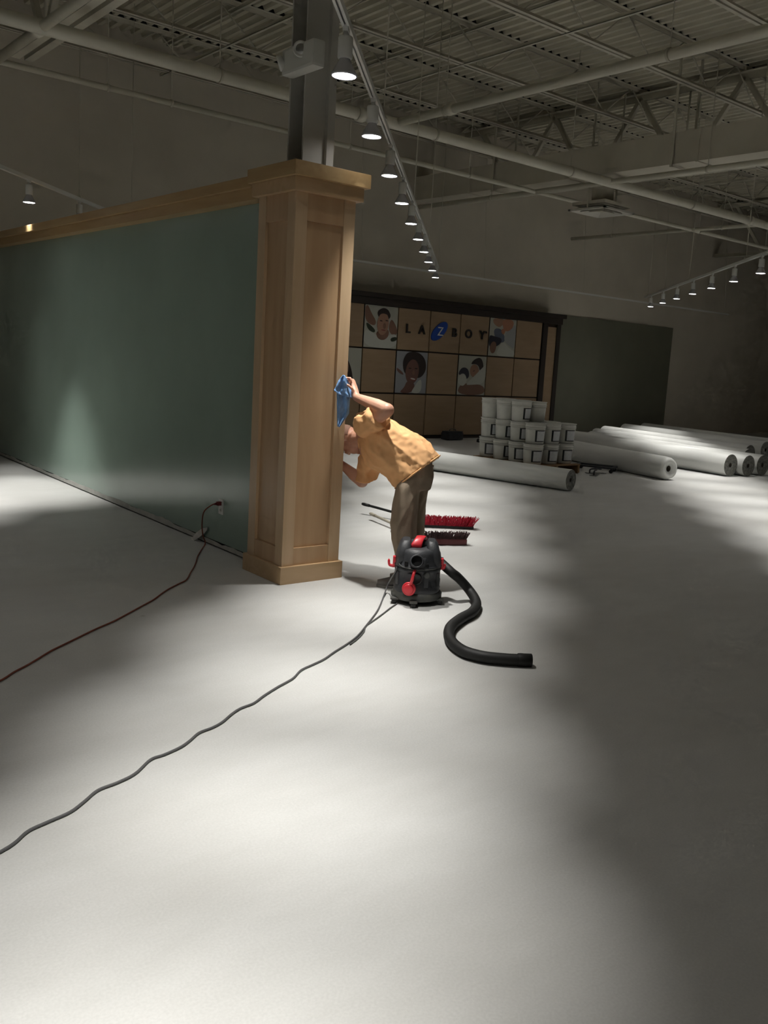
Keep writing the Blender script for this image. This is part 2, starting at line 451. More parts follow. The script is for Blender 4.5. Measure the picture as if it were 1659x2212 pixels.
# rectangular duct
d = empty('air_duct'); tag(d, 'long rectangular air duct running to the back wall below the V braces', 'duct')
m = MB(); m.b2((11.0, -5.9, 4.44), (11.44, 13.70, 4.865)); m.build('duct_run', M_duct, d)
for y in (12.2, 9.9, 7.6, 5.3, 3.0, .7, -2.4):
    m = MB(); m.b2((10.985, y-.015, 4.425), (11.455, y+.015, 4.88)); m.build('duct_flange', M_duct, d)
for y in (11.6, 8.0, 4.4, .8):
    m = MB(); m.b2((10.96, y-.02, 4.40), (10.978, y+.02, ZD-.01)); m.b2((10.96, y-.02, 4.40), (11.48, y+.02, 4.412)); m.b2((11.462, y-.02, 4.40), (11.48, y+.02, ZD-.01)); m.build('duct_strap', M_steel, d)
# air diffuser with its neck
dr = empty('air_diffuser', (11.62, 9.72, 4.0)); tag(dr, 'square white air diffuser hanging from a short round neck', 'air vent')
m = MB()
def sqring(m, h0, h1, a0, a1, z0, z1, mi=0):
    P = lambda a, z: [V((-a, -a, z)), V((a, -a, z)), V((a, a, z)), V((-a, a, z))]
    A = P(a0, z0); B = P(a1, z1)
    for k in range(4): m.poly([A[k], A[(k+1) % 4], B[(k+1) % 4], B[k]], mi)
m.b2((-.37, -.37, .0), (.37, -.33, .03)); m.b2((-.37, .33, .0), (.37, .37, .03)); m.b2((-.37, -.37, .0), (-.33, .37, .03)); m.b2((.33, -.37, .0), (.37, .37, .03))
m.build('frame', M_diff, dr)
for i, a in enumerate((.30, .21, .12)):
    m = MB(); sqring(m, 0, 0, a+.03, a-.05, .00, .07); sqring(m, 0, 0, a+.03, a-.05, .006, .076); m.build('vane', M_diff, dr, fix=False)
m = MB(); m.b2((-.33, -.33, .09), (.33, .33, .14)); m.b2((-.05, -.05, .02), (.05, .05, .09)); m.build('plenum', M_duct, dr)
m = MB(); m.lathe([(.17, .14), (.17, .36), (.165, .43)], (0, 0, 0), 24); m.build('neck', M_duct, dr, smooth=False)
m = MB(); m.tube(crom([(0, 0, .36), (-.04, -.03, .46), (-.12, -.05, .58), (-.22, -.06, .66)], 5), .165, 20); m.build('elbow', M_duct, dr)
m = MB(); m.b2((-.35, -.012, .03), (-.33, .012, 1.9)); m.b2((.33, -.012, .03), (.35, .012, 1.9)); m.build('strap', M_steel, dr)

# ================================================================== TRACK LIGHTS
TD = V((.6817, .7316, 0)); TP = V((TD.y, -TD.x, 0)); TZ = 3.15; STEP = 1.232
def lamp_proto():
    root = empty('track_spotlight')
    a = MB(); a.box((0, 0, -.022), (.05, .03, .03), bev=.004); a.box((0, 0, -.045), (.022, .022, .03)); a.build('adapter', M_white, root)
    b = MB(); b.lathe([(.012, -.058), (.034, -.060), (.037, -.066), (.037, -.158), (.032, -.164), (.02, -.164)], (0, 0, 0), 24)
    b.box((.038, 0, -.085), (.008, .03, .04), bev=.002); b.build('socket', M_white, root, smooth=False)
    c = MB(); c.lathe([(.026, -.160), (.030, -.172), (.048, -.205), (.060, -.228), (.066, -.236), (.066, -.243), (.060, -.245)], (0, 0, 0), 28, cap=False)
    c.build('reflector_bulb', M_bell, root)
    l = MB(); l.lathe([(.0005, -.2420), (.030, -.2455), (.052, -.2440), (.0595, -.2405), (.0005, -.2395)], (0, 0, 0), 28); l.build('lens', M_lamp, root)
    return root
LP = lamp_proto()
used_lp = [False]
def spot_data():
    s = bpy.data.lights.new('lamp_beam', 'SPOT'); s.energy = SPOT_W; s.color = SPOT_COL; s.spot_size = math.radians(SPOT_ANGLE)
    s.spot_blend = 1.0; s.shadow_soft_size = .045; s.use_square = False; return s
SPD = {}
SPD[1.0] = spot_data()
def spill_data():
    s = bpy.data.lights.new('lamp_spill', 'SPOT'); s.energy = SPILL_W; s.color = SPOT_COL; s.spot_size = math.radians(SPILL_ANGLE)
    s.spot_blend = 1.0; s.shadow_soft_size = .045; return s
SPL = spill_data()
def add_lamp(p, label, group, tilt=(0, 0), power=1.0, spill=True):
    if used_lp[0]: r = copy_tree(LP)
    else: r = LP; used_lp[0] = True
    r.location = p; r.rotation_euler = (0, 0, math.atan2(TD.y, TD.x))
    tag(r, label, 'spotlight', group)
    if power not in SPD: SPD[power] = SPD[1.0].copy(); SPD[power].energy = SPOT_W*power
    L = bpy.data.objects.new('lamp_beam', SPD[power]); COL.objects.link(L)
    L.location = V(p)+V((0, 0, -.262)); L.rotation_euler = (math.radians(tilt[0]), math.radians(tilt[1]), 0)
    if not spill: return r
    L = bpy.data.objects.new('lamp_spill', SPL); COL.objects.link(L); L.location = V(p)+V((0, 0, -.258))
    return r
def track(name_label, A, k0, k1, group, wording, cables, ext=(.9, .9), tilts={}, powers={}, nospill=()):
    A = V((*A, TZ)); root = empty('lighting_track', A); tag(root, name_label, 'light track', 'lighting tracks')
    p0 = TD*(STEP*k0-ext[0]); p1 = TD*(STEP*k1+ext[1]); L = (p1-p0).length; c = (p0+p1)/2
    R = Matrix((TD, TP, V((0, 0, 1)))).transposed()
    m = MB()
    m.box(c+V((0, 0, .018)), (L, .038, .004), R)
    for s in (-1, 1):
        m.box(c+TP*s*.017+V((0, 0, .002)), (L, .004, .036), R); m.box(c+TP*s*.0105+V((0, 0, -.015)), (L, .011, .003), R)
    m.build('rail', M_white, root)
    for t in cables:
        q = TD*(STEP*t); m = MB(); m.tube([q+V((0, 0, .02)), q+V((0, 0, ZD-TZ-.01))], .005, 6); m.box(q+V((0, 0, .025)), (.05, .05, .02), R); m.build('suspension_rod', M_steel, root)
    n = k1-k0
    for k in range(k0, k1+1):
        add_lamp(A+TD*(STEP*k), wording(k-k0, k1-k), group, tilts.get(k, (0, 0)), powers.get(k, 1.0), k not in nospill)
def word1(i, j):
    v = i-5
    if v < 0: return 'lit spotlight of the long centre track, out of frame overhead, %s toward the viewer' % ORD[-v-1]
    return '%s lit spotlight from the near end of the long track descending past the maple column' % ORD[v] if v < 9 else 'farthest and smallest lit spotlight on the long track right of the maple column'
track('long white lighting track running diagonally past the top of the maple column', (2.682, 3.961), -5, 9, 'spotlights on the long track', word1,
      [-3.6, -.9, 1.5, 4.2, 6.9, 9.7], ext=(.8, .92), tilts={**{k: (-2.2, -2.4) for k in range(-5, 1)}, 1: (-6, -3), **{k: (-5, -6) for k in range(2, 6)}, 7: (0, 12), 8: (0, 14), 9: (0, 14)}, powers={-2: 1.15, -3: 1.25, 6: .8, 7: .5, 8: .4, 9: .4}, nospill=(1,))
def word2(i, j):
    if j == 6: return 'nearest lit spotlight on the right-hand track, at the right edge of the photo'
    if j > 6: return 'lit spotlight of the right-hand track, out of frame, %s beyond the right edge' % ORD[j-7]
    if j == 0: return 'farthest and lowest lit spotlight on the short right-hand track'
    return ['', 'second', 'third', 'fourth', 'fifth', 'sixth', 'seventh and nearest visible'][j]+' lit spotlight counted from the far end of the right-hand track'
track('white lighting track at the far right with seven lit spotlights', (11.05, 6.49), -4, 6, 'spotlights on the right-hand track', word2, [-4, .6, 3.3, 6.3], ext=(.7, .7))
def word4(i, j): return 'lit spotlight of the added unseen track beyond the right edge, %s from the back wall' % ORD[j]
track('added unseen white lighting track beyond the right edge of the photo', (14.4, 3.35), -2, 7, 'spotlights on the added track beyond the right edge', word4, [-1, 3, 7])  # unseen track, added to bring more fill to the right side
def word3(i, j):
    if j == 1: return 'lone lit spotlight at far left above the teal partition'
    if j == 0: return 'spotlight whose socket just shows above the wooden rail of the teal partition'
    return 'lit spotlight of the left track, out of frame, %s beyond the left edge' % ORD[j-2]
track('white lighting track at far left rising out of the frame over the teal partition', (3.10, 10.38), -6, 1, 'spotlights on the left track', word3, [-6, -3, 1.0, 2.35], ext=(.7, 2.2), tilts={-1: (-4, -6), 0: (0, -12)}, powers={-1: 1.6, -2: 1.3})
# track along the back wall
root = empty('lighting_track', (0, 13.35, 3.15)); tag(root, 'long unlit white track running parallel to the back wall above the display', 'light track', 'lighting tracks')
m = MB(); m.box((15.2, 0, .0), (12.4, .038, .036)); m.build('rail', M_white, root)
for x in (9.6, 12.6, 15.6, 18.6, 21.2):
    m = MB(); m.tube([(x, 0, .018), (x, .2, ZD-3.16)], .004, 6); m.build('suspension_rod', M_steel, root)

# ================================================================== MAPLE COLUMN + STEEL POST
cx0, cx1, cy0, cy1 = 3.10, 3.556, 5.045, 5.505
col = empty('maple_column', (3.33, 5.27, 0)); tag(col, 'square maple-clad column with recessed panels, base block and two-step cap', 'column')
O = V((3.33, 5.27, 0))
def cpart(name, boxes, m, bev=.0):
    k = MB()
    for lo, hi in boxes: k.b2(V(lo)-O, V(hi)-O, bev)
    return k.build(name, m, col)
cpart('base_block', [((3.080, 5.020, 0), (3.575, 5.530, .118))], M_woodX, .003)
cpart('core', [((cx0+.022, cy0+.022, .118), (cx1-.022, cy1-.022, 2.53))], M_panelV)
SW = .088; T = .018
# front face (towards -Y): two stiles, two rails, recessed panel
for (a, b) in ((cx0, cx0+SW), (cx1-SW, cx1)):
    cpart('stile', [((a, cy0, .118), (b, cy0+.022, 2.53))], M_woodV, .0015)
cpart('rail', [((cx0+SW, cy0+.004, .118), (cx1-SW, cy0+.022, .235))], M_panelV, .001)
cpart('rail', [((cx0+SW, cy0+.004, 2.36), (cx1-SW, cy0+.022, 2.53))], M_panelV, .001)
for (a, b) in ((cx0+SW, cx1-SW),):
    cpart('rail', [((a, cy1-.022, .118), (b, cy1-.004, .235)), ((a, cy1-.022, 2.36), (b, cy1-.004, 2.53))], M_panelV)
for (a, b) in ((cx0, cx0+SW), (cx1-SW, cx1)):
    cpart('stile', [((a, cy1-.022, .118), (b, cy1, 2.53))], M_woodV, .0015)
# left face (towards -X) and right face
for fx, sg in ((cx0, 1), (cx1, -1)):
    x0_, x1_ = sorted((fx, fx+sg*.022))
    for (a, b) in ((cy0+.022, cy0+.022+.070), (cy1-.022-.072, cy1-.022)):
        cpart('stile', [((x0_, a, .118), (x1_, b, 2.53))], M_woodV, .0015)
    xa, xb = sorted((fx+sg*.004, fx+sg*.022))
    cpart('rail', [((xa, cy0+.092, .118), (xb, cy1-.094, .235))], M_panelV, .001)
    cpart('rail', [((xa, cy0+.092, 2.36), (xb, cy1-.094, 2.53))], M_panelV, .001)
cpart('cap_lower_step', [((3.066, 5.005, 2.527), (3.590, 5.545, 2.612))], M_woodX, .003)
cpart('cap_crown', [((3.042, 4.972, 2.612), (3.618, 5.570, 2.700))], M_woodH, .003)

st = empty('steel_post', (3.33, 5.27, 2.7)); tag(st, 'grey painted steel post rising from the maple column to the roof', 'steel post')
m = MB(); m.b2((-.115, -.095, 0), (.095, -.080, 3.2)); m.b2((-.115, .080, 0), (.095, .095, 3.2)); m.b2((-.016, -.08, 0), (-.004, .08, 3.2)); m.build('wide_flange_section', M_colsteel, st)
m = MB(); m.tube([(-.07, -.06, 0), (-.07, -.06, 3.2)], .014, 10); m.build('conduit', M_colsteel, st)
m = MB(); m.b2((.045, -.125, 0), (.100, -.095, 3.2)); m.build('cable_channel', M_colsteel, st)
m = MB(); m.b2((-.16, -.16, 0), (.16, .16, .015)); m.build('base_plate', M_colsteel, st)

# emergency light
el = empty('emergency_light', (3.10, 5.03, 3.30)); tag(el, 'white two-headed emergency light box fixed to the steel post', 'emergency light')
m = MB(); m.box((.0, .0, 0), (.085, .36, .155), bev=.018); m.build('housing', M_offwhite, el, smooth=False)
m = MB(); m.b2((.03, .02, -.02), (.14, .12, .02)); m.build('bracket', M_offwhite, el)
for (y, z, ax) in ((-.045, .035, V((-.62, -.75, -.12))), (.185, .0, V((-.7, .5, -.3)))):
    ax = ax.normalized(); o = V((-.045, y, z))
    m = MB(); m.lathe([(.02, -.03), (.045, -.01), (.048, .012), (.042, .018), (.034, .012), (.0005, .008)], o, 24, ax=ax); h = m.build('lamp_head', M_offwhite, el)
    m = MB(); m.lathe([(.030, .0125), (.022, .017), (.0005, .018)], o, 20, ax=ax, cap=False); m.build('lens', M_metal, h)

# ================================================================== TEAL PARTITION
WX = 3.233
pt = empty('teal_partition', (WX+.1, 8.6, 0)); tag(pt, 'long glossy teal partition with a maple rail on top, left of the column', 'partition wall')
O2 = V((WX+.1, 8.6, 0))
m = MB(); m.b2(V((WX, 5.505, .05))-O2, V((WX+.20, 12.9, 2.53))-O2); m.build('painted_panel', M_teal, pt)
m = MB(); m.b2(V((WX+.012, 5.505, 0))-O2, V((WX+.19, 12.9, .05))-O2); m.build('foot_gap_shade', M_dark, pt)  # near-black box painted as the shade of the open gap under the panel
# ragged unpainted strip at the foot
m = MB(); ys = [5.53+i*.06 for i in range(int((12.9-5.53)/.06))]
zt = [.034+.012*noise.noise(V((y*3, 0, 0)))+.010*noise.noise(V((y*11, 3, 0)))+(.010 if 7 < y < 9.5 else 0) for y in ys]
for (y, z), (y2, z2) in zip(zip(ys, zt), list(zip(ys, zt))[1:]):
    a = [V((WX-.004, y, .012))-O2, V((WX-.004, y2, .012))-O2, V((WX-.004, y2, z2+.012))-O2, V((WX-.004, y, z+.012))-O2]
    m.prism(a, (.0035, 0, 0))
m.build('bare_plaster_strip', M_plaster, pt)
m = MB(); m.b2(V((3.130, 5.54, 2.530))-O2, V((3.536, 12.92, 2.609))-O2, .003); m.build('top_rail', M_woodH, pt)
m = MB(); m.b2(V((3.100, 5.56, 2.609))-O2, V((3.566, 12.94, 2.678))-O2, .003); m.build('top_cap', M_woodH, pt)
# outlet, plug
ol = empty('wall_outlet', (WX, 6.155, .33)); tag(ol, 'white duplex outlet on the teal partition near the column', 'outlet')
m = MB(); m.box((-.003, 0, 0), (.006, .072, .116), bev=.002); m.build('cover_plate', M_white, ol)
for z in (.026, -.026):
    m = MB(); m.lathe([(.017, 0), (.017, .0025)], (-.006, 0, z), 16, ax=(-1, 0, 0)); r_ = m.build('receptacle', M_offwhite, ol)
    m = MB(); m.b2((-.0092, -.008, z-.005), (-.0086, -.005, z+.006)); m.b2((-.0092, .005, z-.005), (-.0086, .008, z+.006)); m.build('slot', M_hole, r_)
# paper / tape strip curled at the wall foot
m = MB(); tp = [onx(412, 1166, 3.19), onx(425, 1150, 3.205), onx(438, 1141, 3.215), onx(449, 1139, 3.222)]
tq = [onx(420, 1168, 3.19), onx(432, 1160, 3.205), onx(442, 1152, 3.215), onx(448, 1145, 3.222)]
for i in range(3): m.prism([tp[i], tp[i+1], tq[i+1], tq[i]], (-.003, 0, 0))
o = m.build('tape_strip', M_tape); tag(o, 'crumpled white strip of tape at the foot of the teal partition', 'tape')

# ================================================================== DISPLAY WALL
DY = 13.35
dw = empty('display_wall', (11.0, DY, 0)); tag(dw, 'dark-framed display of square wood tiles and portrait photos with the shop name', 'display')
O3 = V((11.0, DY, 0))
def D(x, y, z): return V((x, y, z))-O3
XL, CW = 8.155, .7785
m = MB(); m.b2(D(7.70, DY+.03, 0), D(14.95, Y1-.001, 2.43)); m.build('backing', M_grout, dw)
m = MB(); m.b2(D(7.62, DY-.10, 2.555), D(15.02, Y1-.001, 2.64), .004); m.b2(D(7.68, DY-.05, 2.43), D(14.96, Y1-.001, 2.556), .004); m.build('cornice', M_frame, dw)
m = MB(); m.b2(D(7.62, DY-.06, 2.40), D(7.66, Y1-.001, 2.43)); 
m.bm.free()
for (a, b, mm) in ((7.68, 7.76, M_frame), (7.76, 8.02, M_tile), (8.02, 8.14, M_frame), (14.385, 14.53, M_frame), (14.53, 14.82, M_tile), (14.82, 14.94, M_frame)):
    m = MB(); f = .0 if mm is M_frame else .02
    m.b2(D(a, DY-.03+f, .0), D(b, DY+.03, 2.36 if mm is M_tile else 2.43), .002); m.build('pilaster_inlay' if mm is M_tile else 'pilaster', mm, dw)
m = MB(); m.b2(D(8.14, DY-.02, 0), D(14.385, DY+.03, .05)); m.build('plinth', M_frame, dw)
zr = [(.065, .835), (.862, 1.640), (1.667, 2.425)]
photos = {(2, 2): 'man', (1, 1): 'girl', (3, 1): 'woman', (5, 1): 'boy', (6, 2): 'kids'}
tilemesh = {}
PH = {}
def M_(name, col): return mat('print_'+name, col, .45)
pal = dict(bg=M_('pale_backdrop', (.42, .42, .36)), skin=M_('skin_tone', (.36, .20, .13)), skin2=M_('skin_shade', (.22, .115, .075)), dskin=M_('brown_skin', (.17, .08, .06)),
           hair=M_('dark_hair', (.025, .015, .012)), white=M_('white_cloth', (.50, .51, .46)), grey=M_('grey_cloth', (.30, .31, .33)), green=M_('dark_leaf', (.03, .04, .02)),
           blue=M_('slate_blue', (.10, .12, .17)), teeth=M_('teeth', (.62, .60, .55)), lip=M_('lips', (.25, .07, .06)), navy=M_('navy', (.02, .02, .035)), pink=M_('warm_skin', (.42, .19, .11)), stripe=M_('striped_cloth', (.33, .34, .34)))
def ell(cx, cy, rx, ry, rot=0, n=18):
    c, s = math.cos(rot), math.sin(rot)
    return [(cx+rx*math.cos(t)*c-ry*math.sin(t)*s, cy+rx*math.cos(t)*s+ry*math.sin(t)*c) for t in [2*PI*k/n for k in range(n)]]
def chaikin(p, n=2):
    for _ in range(n):
        q = []
        for i in range(len(p)):
            a, b = p[i], p[(i+1) % len(p)]
            q += [(a[0]*.75+b[0]*.25, a[1]*.75+b[1]*.25), (a[0]*.25+b[0]*.75, a[1]*.25+b[1]*.75)]
        p = q
    return p
def clip01(p): return [(min(.998, max(.002, x)), min(.998, max(.002, y))) for x, y in p]
C_ = chaikin
pics = {
 'man': [('bg', [(0, 0), (1, 0), (1, 1), (0, 1)]), ('skin2', C_([(0, .95), (.02, .6), (.30, .50), (.36, .62), (.2, .8), (.08, 1)])), ('green', C_([(.03, .62), (.35, .42), (.30, .34), (.1, .42)])),
         ('skin2', C_([(.80, .75), (1, .5), (1, .34), (.82, .33), (.72, .48)])), ('white', C_([(0, .42), (.2, .38), (.45, .26), (.62, .24), (.8, .34), (1, .36), (1, 0), (0, 0)])), ('green', C_([(.80, .26), (1, .30), (1, .2), (.82, .16)])),
         ('skin2', C_([(.34, .40), (.4, .22), (.6, .18), (.75, .30), (.74, .48)])), ('hair', ell(.57, .80, .20, .13, -.15)), ('skin', ell(.55, .58, .175, .27, -.12)), ('hair', C_([(.38, .80), (.45, .93), (.60, .96), (.74, .88), (.75, .72), (.68, .80), (.54, .83), (.42, .78)])),
         ('skin2', ell(.60, .53, .045, .07)), ('hair', ell(.49, .645, .045, .012, -.1)), ('hair', ell(.66, .66, .045, .012, -.1)), ('lip', ell(.57, .43, .07, .016, -.05))],
 'woman': [('grey', [(0, 0), (1, 0), (1, 1), (0, 1)]), ('dskin', C_([(0, .62), (.22, .5), (.26, .42), (.05, .5)])), ('dskin', C_([(.12, 0), (.3, .14), (.36, .3), (.62, .25), (.62, .12), (.5, 0)])), ('white', C_([(.5, 0), (.62, .16), (.72, .30), (.85, .36), (.85, 0)])),
           ('hair', C_([(.22, .55), (.2, .8), (.35, 1), (.7, 1), (.92, .85), (.98, .6), (.86, .42), (.7, .36), (.35, .42)])), ('dskin', ell(.52, .52, .215, .30, -.12)), ('hair', ell(.44, .60, .05, .014)), ('hair', ell(.64, .60, .05, .014)),
           ('skin2', ell(.56, .50, .04, .06)), ('lip', ell(.55, .345, .10, .035, -.15)), ('teeth', ell(.55, .35, .08, .018, -.15))],
 'boy': [('bg', [(0, 0), (1, 0), (1, 1), (0, 1)]), ('skin2', C_([(.0, 0), (.1, .28), (.5, .3), (1, .25), (1, 0)])), ('navy', C_([(.0, .52), (.12, .70), (.35, .68), (.42, .48), (.3, .38), (.1, .5)])), ('white', C_([(0, .3), (.06, .52), (.25, .55), (.35, .35), (.2, .2)])),
         ('skin', ell(.58, .62, .16, .17, .5)), ('hair', C_([(.42, .78), (.55, .92), (.78, .98), (.90, .8), (.88, .64), (.78, .62), (.72, .76), (.6, .8)])), ('white', C_([(.28, .25), (.5, .42), (.95, .78), (1, .8), (1, .3), (.5, .26)])), ('hair', ell(.56, .62, .03, .01, .5))],
 'kids': [('bg', [(0, 0), (1, 0), (1, 1), (0, 1)]), ('skin', C_([(.1, 1), (.12, .85), (.35, .75), (.5, .85), (.55, 1)])), ('pink', C_([(.45, 1), (.48, .78), (.6, .66), (.85, .72), (.92, 1)])), ('blue', C_([(.15, .72), (.4, .74), (.55, .6), (.62, .4), (.4, .35), (.2, .5)])), ('pink', C_([(.42, .72), (.62, .76), (.56, .58), (.46, .6)])),
          ('stripe', C_([(.6, .66), (.8, .72), (1, .95), (1, .2), (.8, .28), (.55, .42)])), ('navy', C_([(0, .55), (.18, .52), (.5, .48), (.42, .3), (.1, .2), (0, .28)])), ('skin2', C_([(.02, .22), (.12, .05), (.26, .1), (.3, .35), (.14, .4)])), ('white', C_([(.28, 0), (.36, .22), (.52, .42), (.8, .22), (1, .16), (1, 0)]))],
 'girl': [('bg', [(0, 0), (1, 0), (1, 1), (0, 1)]), ('hair', C_([(0, .9), (.3, .95), (.55, .8), (.72, .55), (.8, .2), (.7, 0), (0, 0)])), ('skin', ell(.42, .55, .22, .28, .1)), ('hair', ell(.40, .62, .05, .012)), ('hair', ell(.58, .62, .04, .012)), ('lip', ell(.50, .40, .08, .02)), ('grey', C_([(.0, 0), (.1, .25), (.6, .22), (1, .2), (1, 0)]))],
}
for ci in range(8):
    for ri, (z0, z1) in enumerate(zr):
        xa, xb = XL+CW*ci+.012, XL+CW*(ci+1)-.012
        key = photos.get((ci, ri))
        if key is None:
            tm = tilemesh.get(ri)
            if tm is None:
                b = MB(); b.b2((0, -.0, 0), (xb-xa, .030, z1-z0), .003); tm = b.mesh('wood_tile', M_tile); tilemesh[ri] = tm
            link('wood_tile', tm, dw, D(xa, DY, z0))
        else:
            t = empty('photo_tile', D(xa, DY, z0)); t.parent = dw
            t['label'] = {'man': 'photo print of a smiling man lying back with his arms behind his head', 'woman': 'photo print of a smiling dark-haired woman', 'boy': 'photo print of a boy resting on a pillow', 'kids': 'photo print of children in blue and striped clothes', 'girl': 'partly hidden photo print of a long-haired person'}[key]
            b = MB(); b.b2((0, .002, 0), (xb-xa, .030, z1-z0)); b.build('mount', M_frame, t)
            W_, H_ = xb-xa, z1-z0
            b = MB(); ms = []
            for li, (mk, pl) in enumerate(pics[key]):
                if pal[mk] not in ms: ms.append(pal[mk])
                y = .001-.0007*li
                pp = clip01(pl); q = []
                for p in pp:
                    if not q or (abs(p[0]-q[-1][0])+abs(p[1]-q[-1][1])) > 1e-4: q.append(p)
                b.poly([(p[0]*W_, y, p[1]*H_) for p in q], ms.index(pal[mk]))
            b.build('portrait_print', ms, t, fix=False)
# lettering
def text_mesh(s, size, ext, off, m, parent, loc, name, shear=0):
    cu = bpy.data.curves.new('txt', 'FONT'); cu.body = s; cu.size = size; cu.extrude = ext; cu.offset = off; cu.align_x = 'CENTER'; cu.shear = shear
    o = bpy.data.objects.new('txt', cu); COL.objects.link(o); me = evaluated(o); bpy.data.objects.remove(o)
    me.transform(Matrix.Rotation(PI/2, 4, 'X')); me.materials.clear(); me.materials.append(m)
    return link(name, me, parent, loc)
for ch, x in (('L', 10.725), ('A', 11.062), ('B', 11.885), ('O', 12.262), ('Y', 12.632)):
    text_mesh(ch, .228, .012, .006, M_ink, dw, D(x, DY-.013, 1.984), 'letter')
text_mesh('®', .06, .004, .001, M_ink, dw, D(12.745, DY-.005, 2.10), 'letter')
m = MB(); e = ell(11.497, 2.062, .245, .118, math.radians(42), 32)
m.prism([D(x, DY-.022, z) for x, z in e], (0, .021, 0)); em = m.build('logo_oval', M_blue, dw)
text_mesh('Z', .235, .006, .0, M_white, em, D(11.512, DY-.028, 1.980), 'logo_letter', .0)
# dark accent rectangle on the wall
m = MB(); m.b2((15.33, Y1-.034, .09), (19.56, Y1-.004, 2.67)); tag(m.build('accent_panel', M_accent), 'large flat charcoal rectangle on the back wall right of the display', 'wall panel')
# clutter on the floor before the display
def tool_box(loc, rz, label):
    r = empty('tool_case', loc, rz); tag(r, label, 'tool case')
    m = MB(); m.box((0, 0, .075), (.42, .22, .13), bev=.015); m.build('case_body', M_black, r)
    m = MB(); m.box((0, 0, .155), (.40, .20, .03), bev=.01); m.build('lid', M_black, r)
    m = MB(); m.tube(crom([(-.09, 0, .165), (-.08, 0, .20), (0, 0, .21), (.08, 0, .20), (.09, 0, .165)], 4), .009, 8); m.build('handle', M_black2, r)
tool_box((11.75, 13.05, 0), .15, 'black tool case on the floor under the display wall')
r = empty('wall_trim_offcut', (12.15, 12.55, 0), .1); tag(r, 'low dark box lying on the floor just right of the black tool case', 'box')
m = MB(); m.box((0, 0, .03), (.32, .14, .06), bev=.01); m.build('box_body', M_black, r); m = MB(); m.box((0, 0, .066), (.30, .12, .012), bev=.004); m.build('box_lid', M_black2, r)
m = MB(); m.tube(crom([(12.2, 11.95, .012), (12.5, 11.75, .012), (12.75, 11.45, .012), (13.1, 11.2, .012)], 6), .012, 8)
m.sph((12.72, 11.48, .03), .03, 10); tag(m.build('cable', M_rubber), 'dark cable lying on the floor behind the white pails', 'cable')

# ================================================================== PALLET AND PAILS
pr = empty('pallet', (9.83, 9.24, 0)); tag(pr, 'wooden pallet under the stacked white pails', 'pallet')
PLX, PLY = 1.02, 1.24
for i in range(7):
    y = -PLY/2+.05+i*(PLY-.1)/6
    m = MB(); m.box((0, y, .131), (PLX, .095, .018), bev=.002); m.build('deck_board', M_pallet, pr)
for x in (-.48, 0, .48):
    m = MB(); m.box((x, 0, .067), (.04, PLY, .11), bev=.003); m.build('stringer', M_pallet, pr)
for y in (-.55, 0, .55):
    m = MB(); m.box((0, y, .006), (PLX, .09, .012), bev=.002); m.build('bottom_board', M_pallet, pr)
PH_ = .290
def pail_meshes():
    b = MB(); prof = [(.122, 0), (.128, .004), (.140, .20), (.1405, .225), (.150, .228), (.150, .234), (.142, .237), (.142, .250), (.151, .253), (.151, .259), (.1435, .262), (.1445, .292), (.153, .296), (.153, .3045), (.146, .3045), (.143, .296), (.125, .010), (.0005, .008)]
    b.lathe(prof, (0, 0, 0), 28, cap=False); body = b.mesh('pail_body', M_pail); body.transform(Matrix.Diagonal((1, 1, .95, 1)))
    l = MB(); n = 8; a0, a1 = -.62, .62
    def arc(m, a0, a1, z0, z1, off, mi):
        for k in range(n):
            t0 = a0+(a1-a0)*k/n; t1 = a0+(a1-a0)*(k+1)/n
            R = lambda z: .128+(.140-.128)*(z-.004)/.196+off
            P = lambda t, z: (math.cos(t)*R(z), math.sin(t)*R(z), z)
            m.poly([P(t0, z0), P(t1, z0), P(t1, z1), P(t0, z1)], mi)
    arc(l, a0, a1, .035, .200, .0012, 1); arc(l, a0+.20, a1-.03, .048, .187, .0020, 0)
    lab = l.mesh('paper_label', [M_label, M_labelink], fix=False)
    h = MB(); h.tube([(math.cos(t)*.005+.0, math.sin(t)*.158, .245-.12*abs(math.cos(t))**1 if False else .245-.13*math.sin((t+PI/2))**2*1.0) for t in [-PI/2+PI*k/14 for k in range(15)]], .002, 6)
    h.bm.free(); h = MB()
    pts = []
    for k in range(15):
        t = -PI/2+PI*k/14; rr = .158
        pts.append((math.cos(t)*rr, math.sin(t)*rr, .244-.115*math.cos(t)))
    h.tube(pts, .0022, 6); hm = h.mesh('wire_handle', M_metal)
    return body, lab, hm
PBODY, PLAB, PHAN = pail_meshes()
face = math.atan2(-9.2, -9.9)     # toward the viewer's side of the room
def pail(x, y, z, rz, label, lab=True, hand=True):
    r = empty('plastic_pail', (x, y, z), rz); tag(r, label, 'pail', 'white pails stacked on the pallet')
    link('pail_body', PBODY, r)
    if lab: link('paper_label', PLAB, r)
    if hand: link('wire_handle', PHAN, r).rotation_euler = (0, 0, 2.2)
tier = ['bottom tier', 'middle tier', 'top tier']
gx, gy = 9.53, 8.83
PXS, PYS = .325, .31
rng = random.Random(3)
layout = {
 0: [(i, j) for i in range(3) for j in range(4) if True],
 1: [(i, j) for i in range(3) for j in range(4)],
 2: [(0, 1), (1, 1), (0, 2), (1, 2), (0, 3), (1, 3)]}
posw = {0: 'left column', 1: 'middle column', 2: 'right column'}
roww = ['front row', 'second row', 'third row', 'back row']
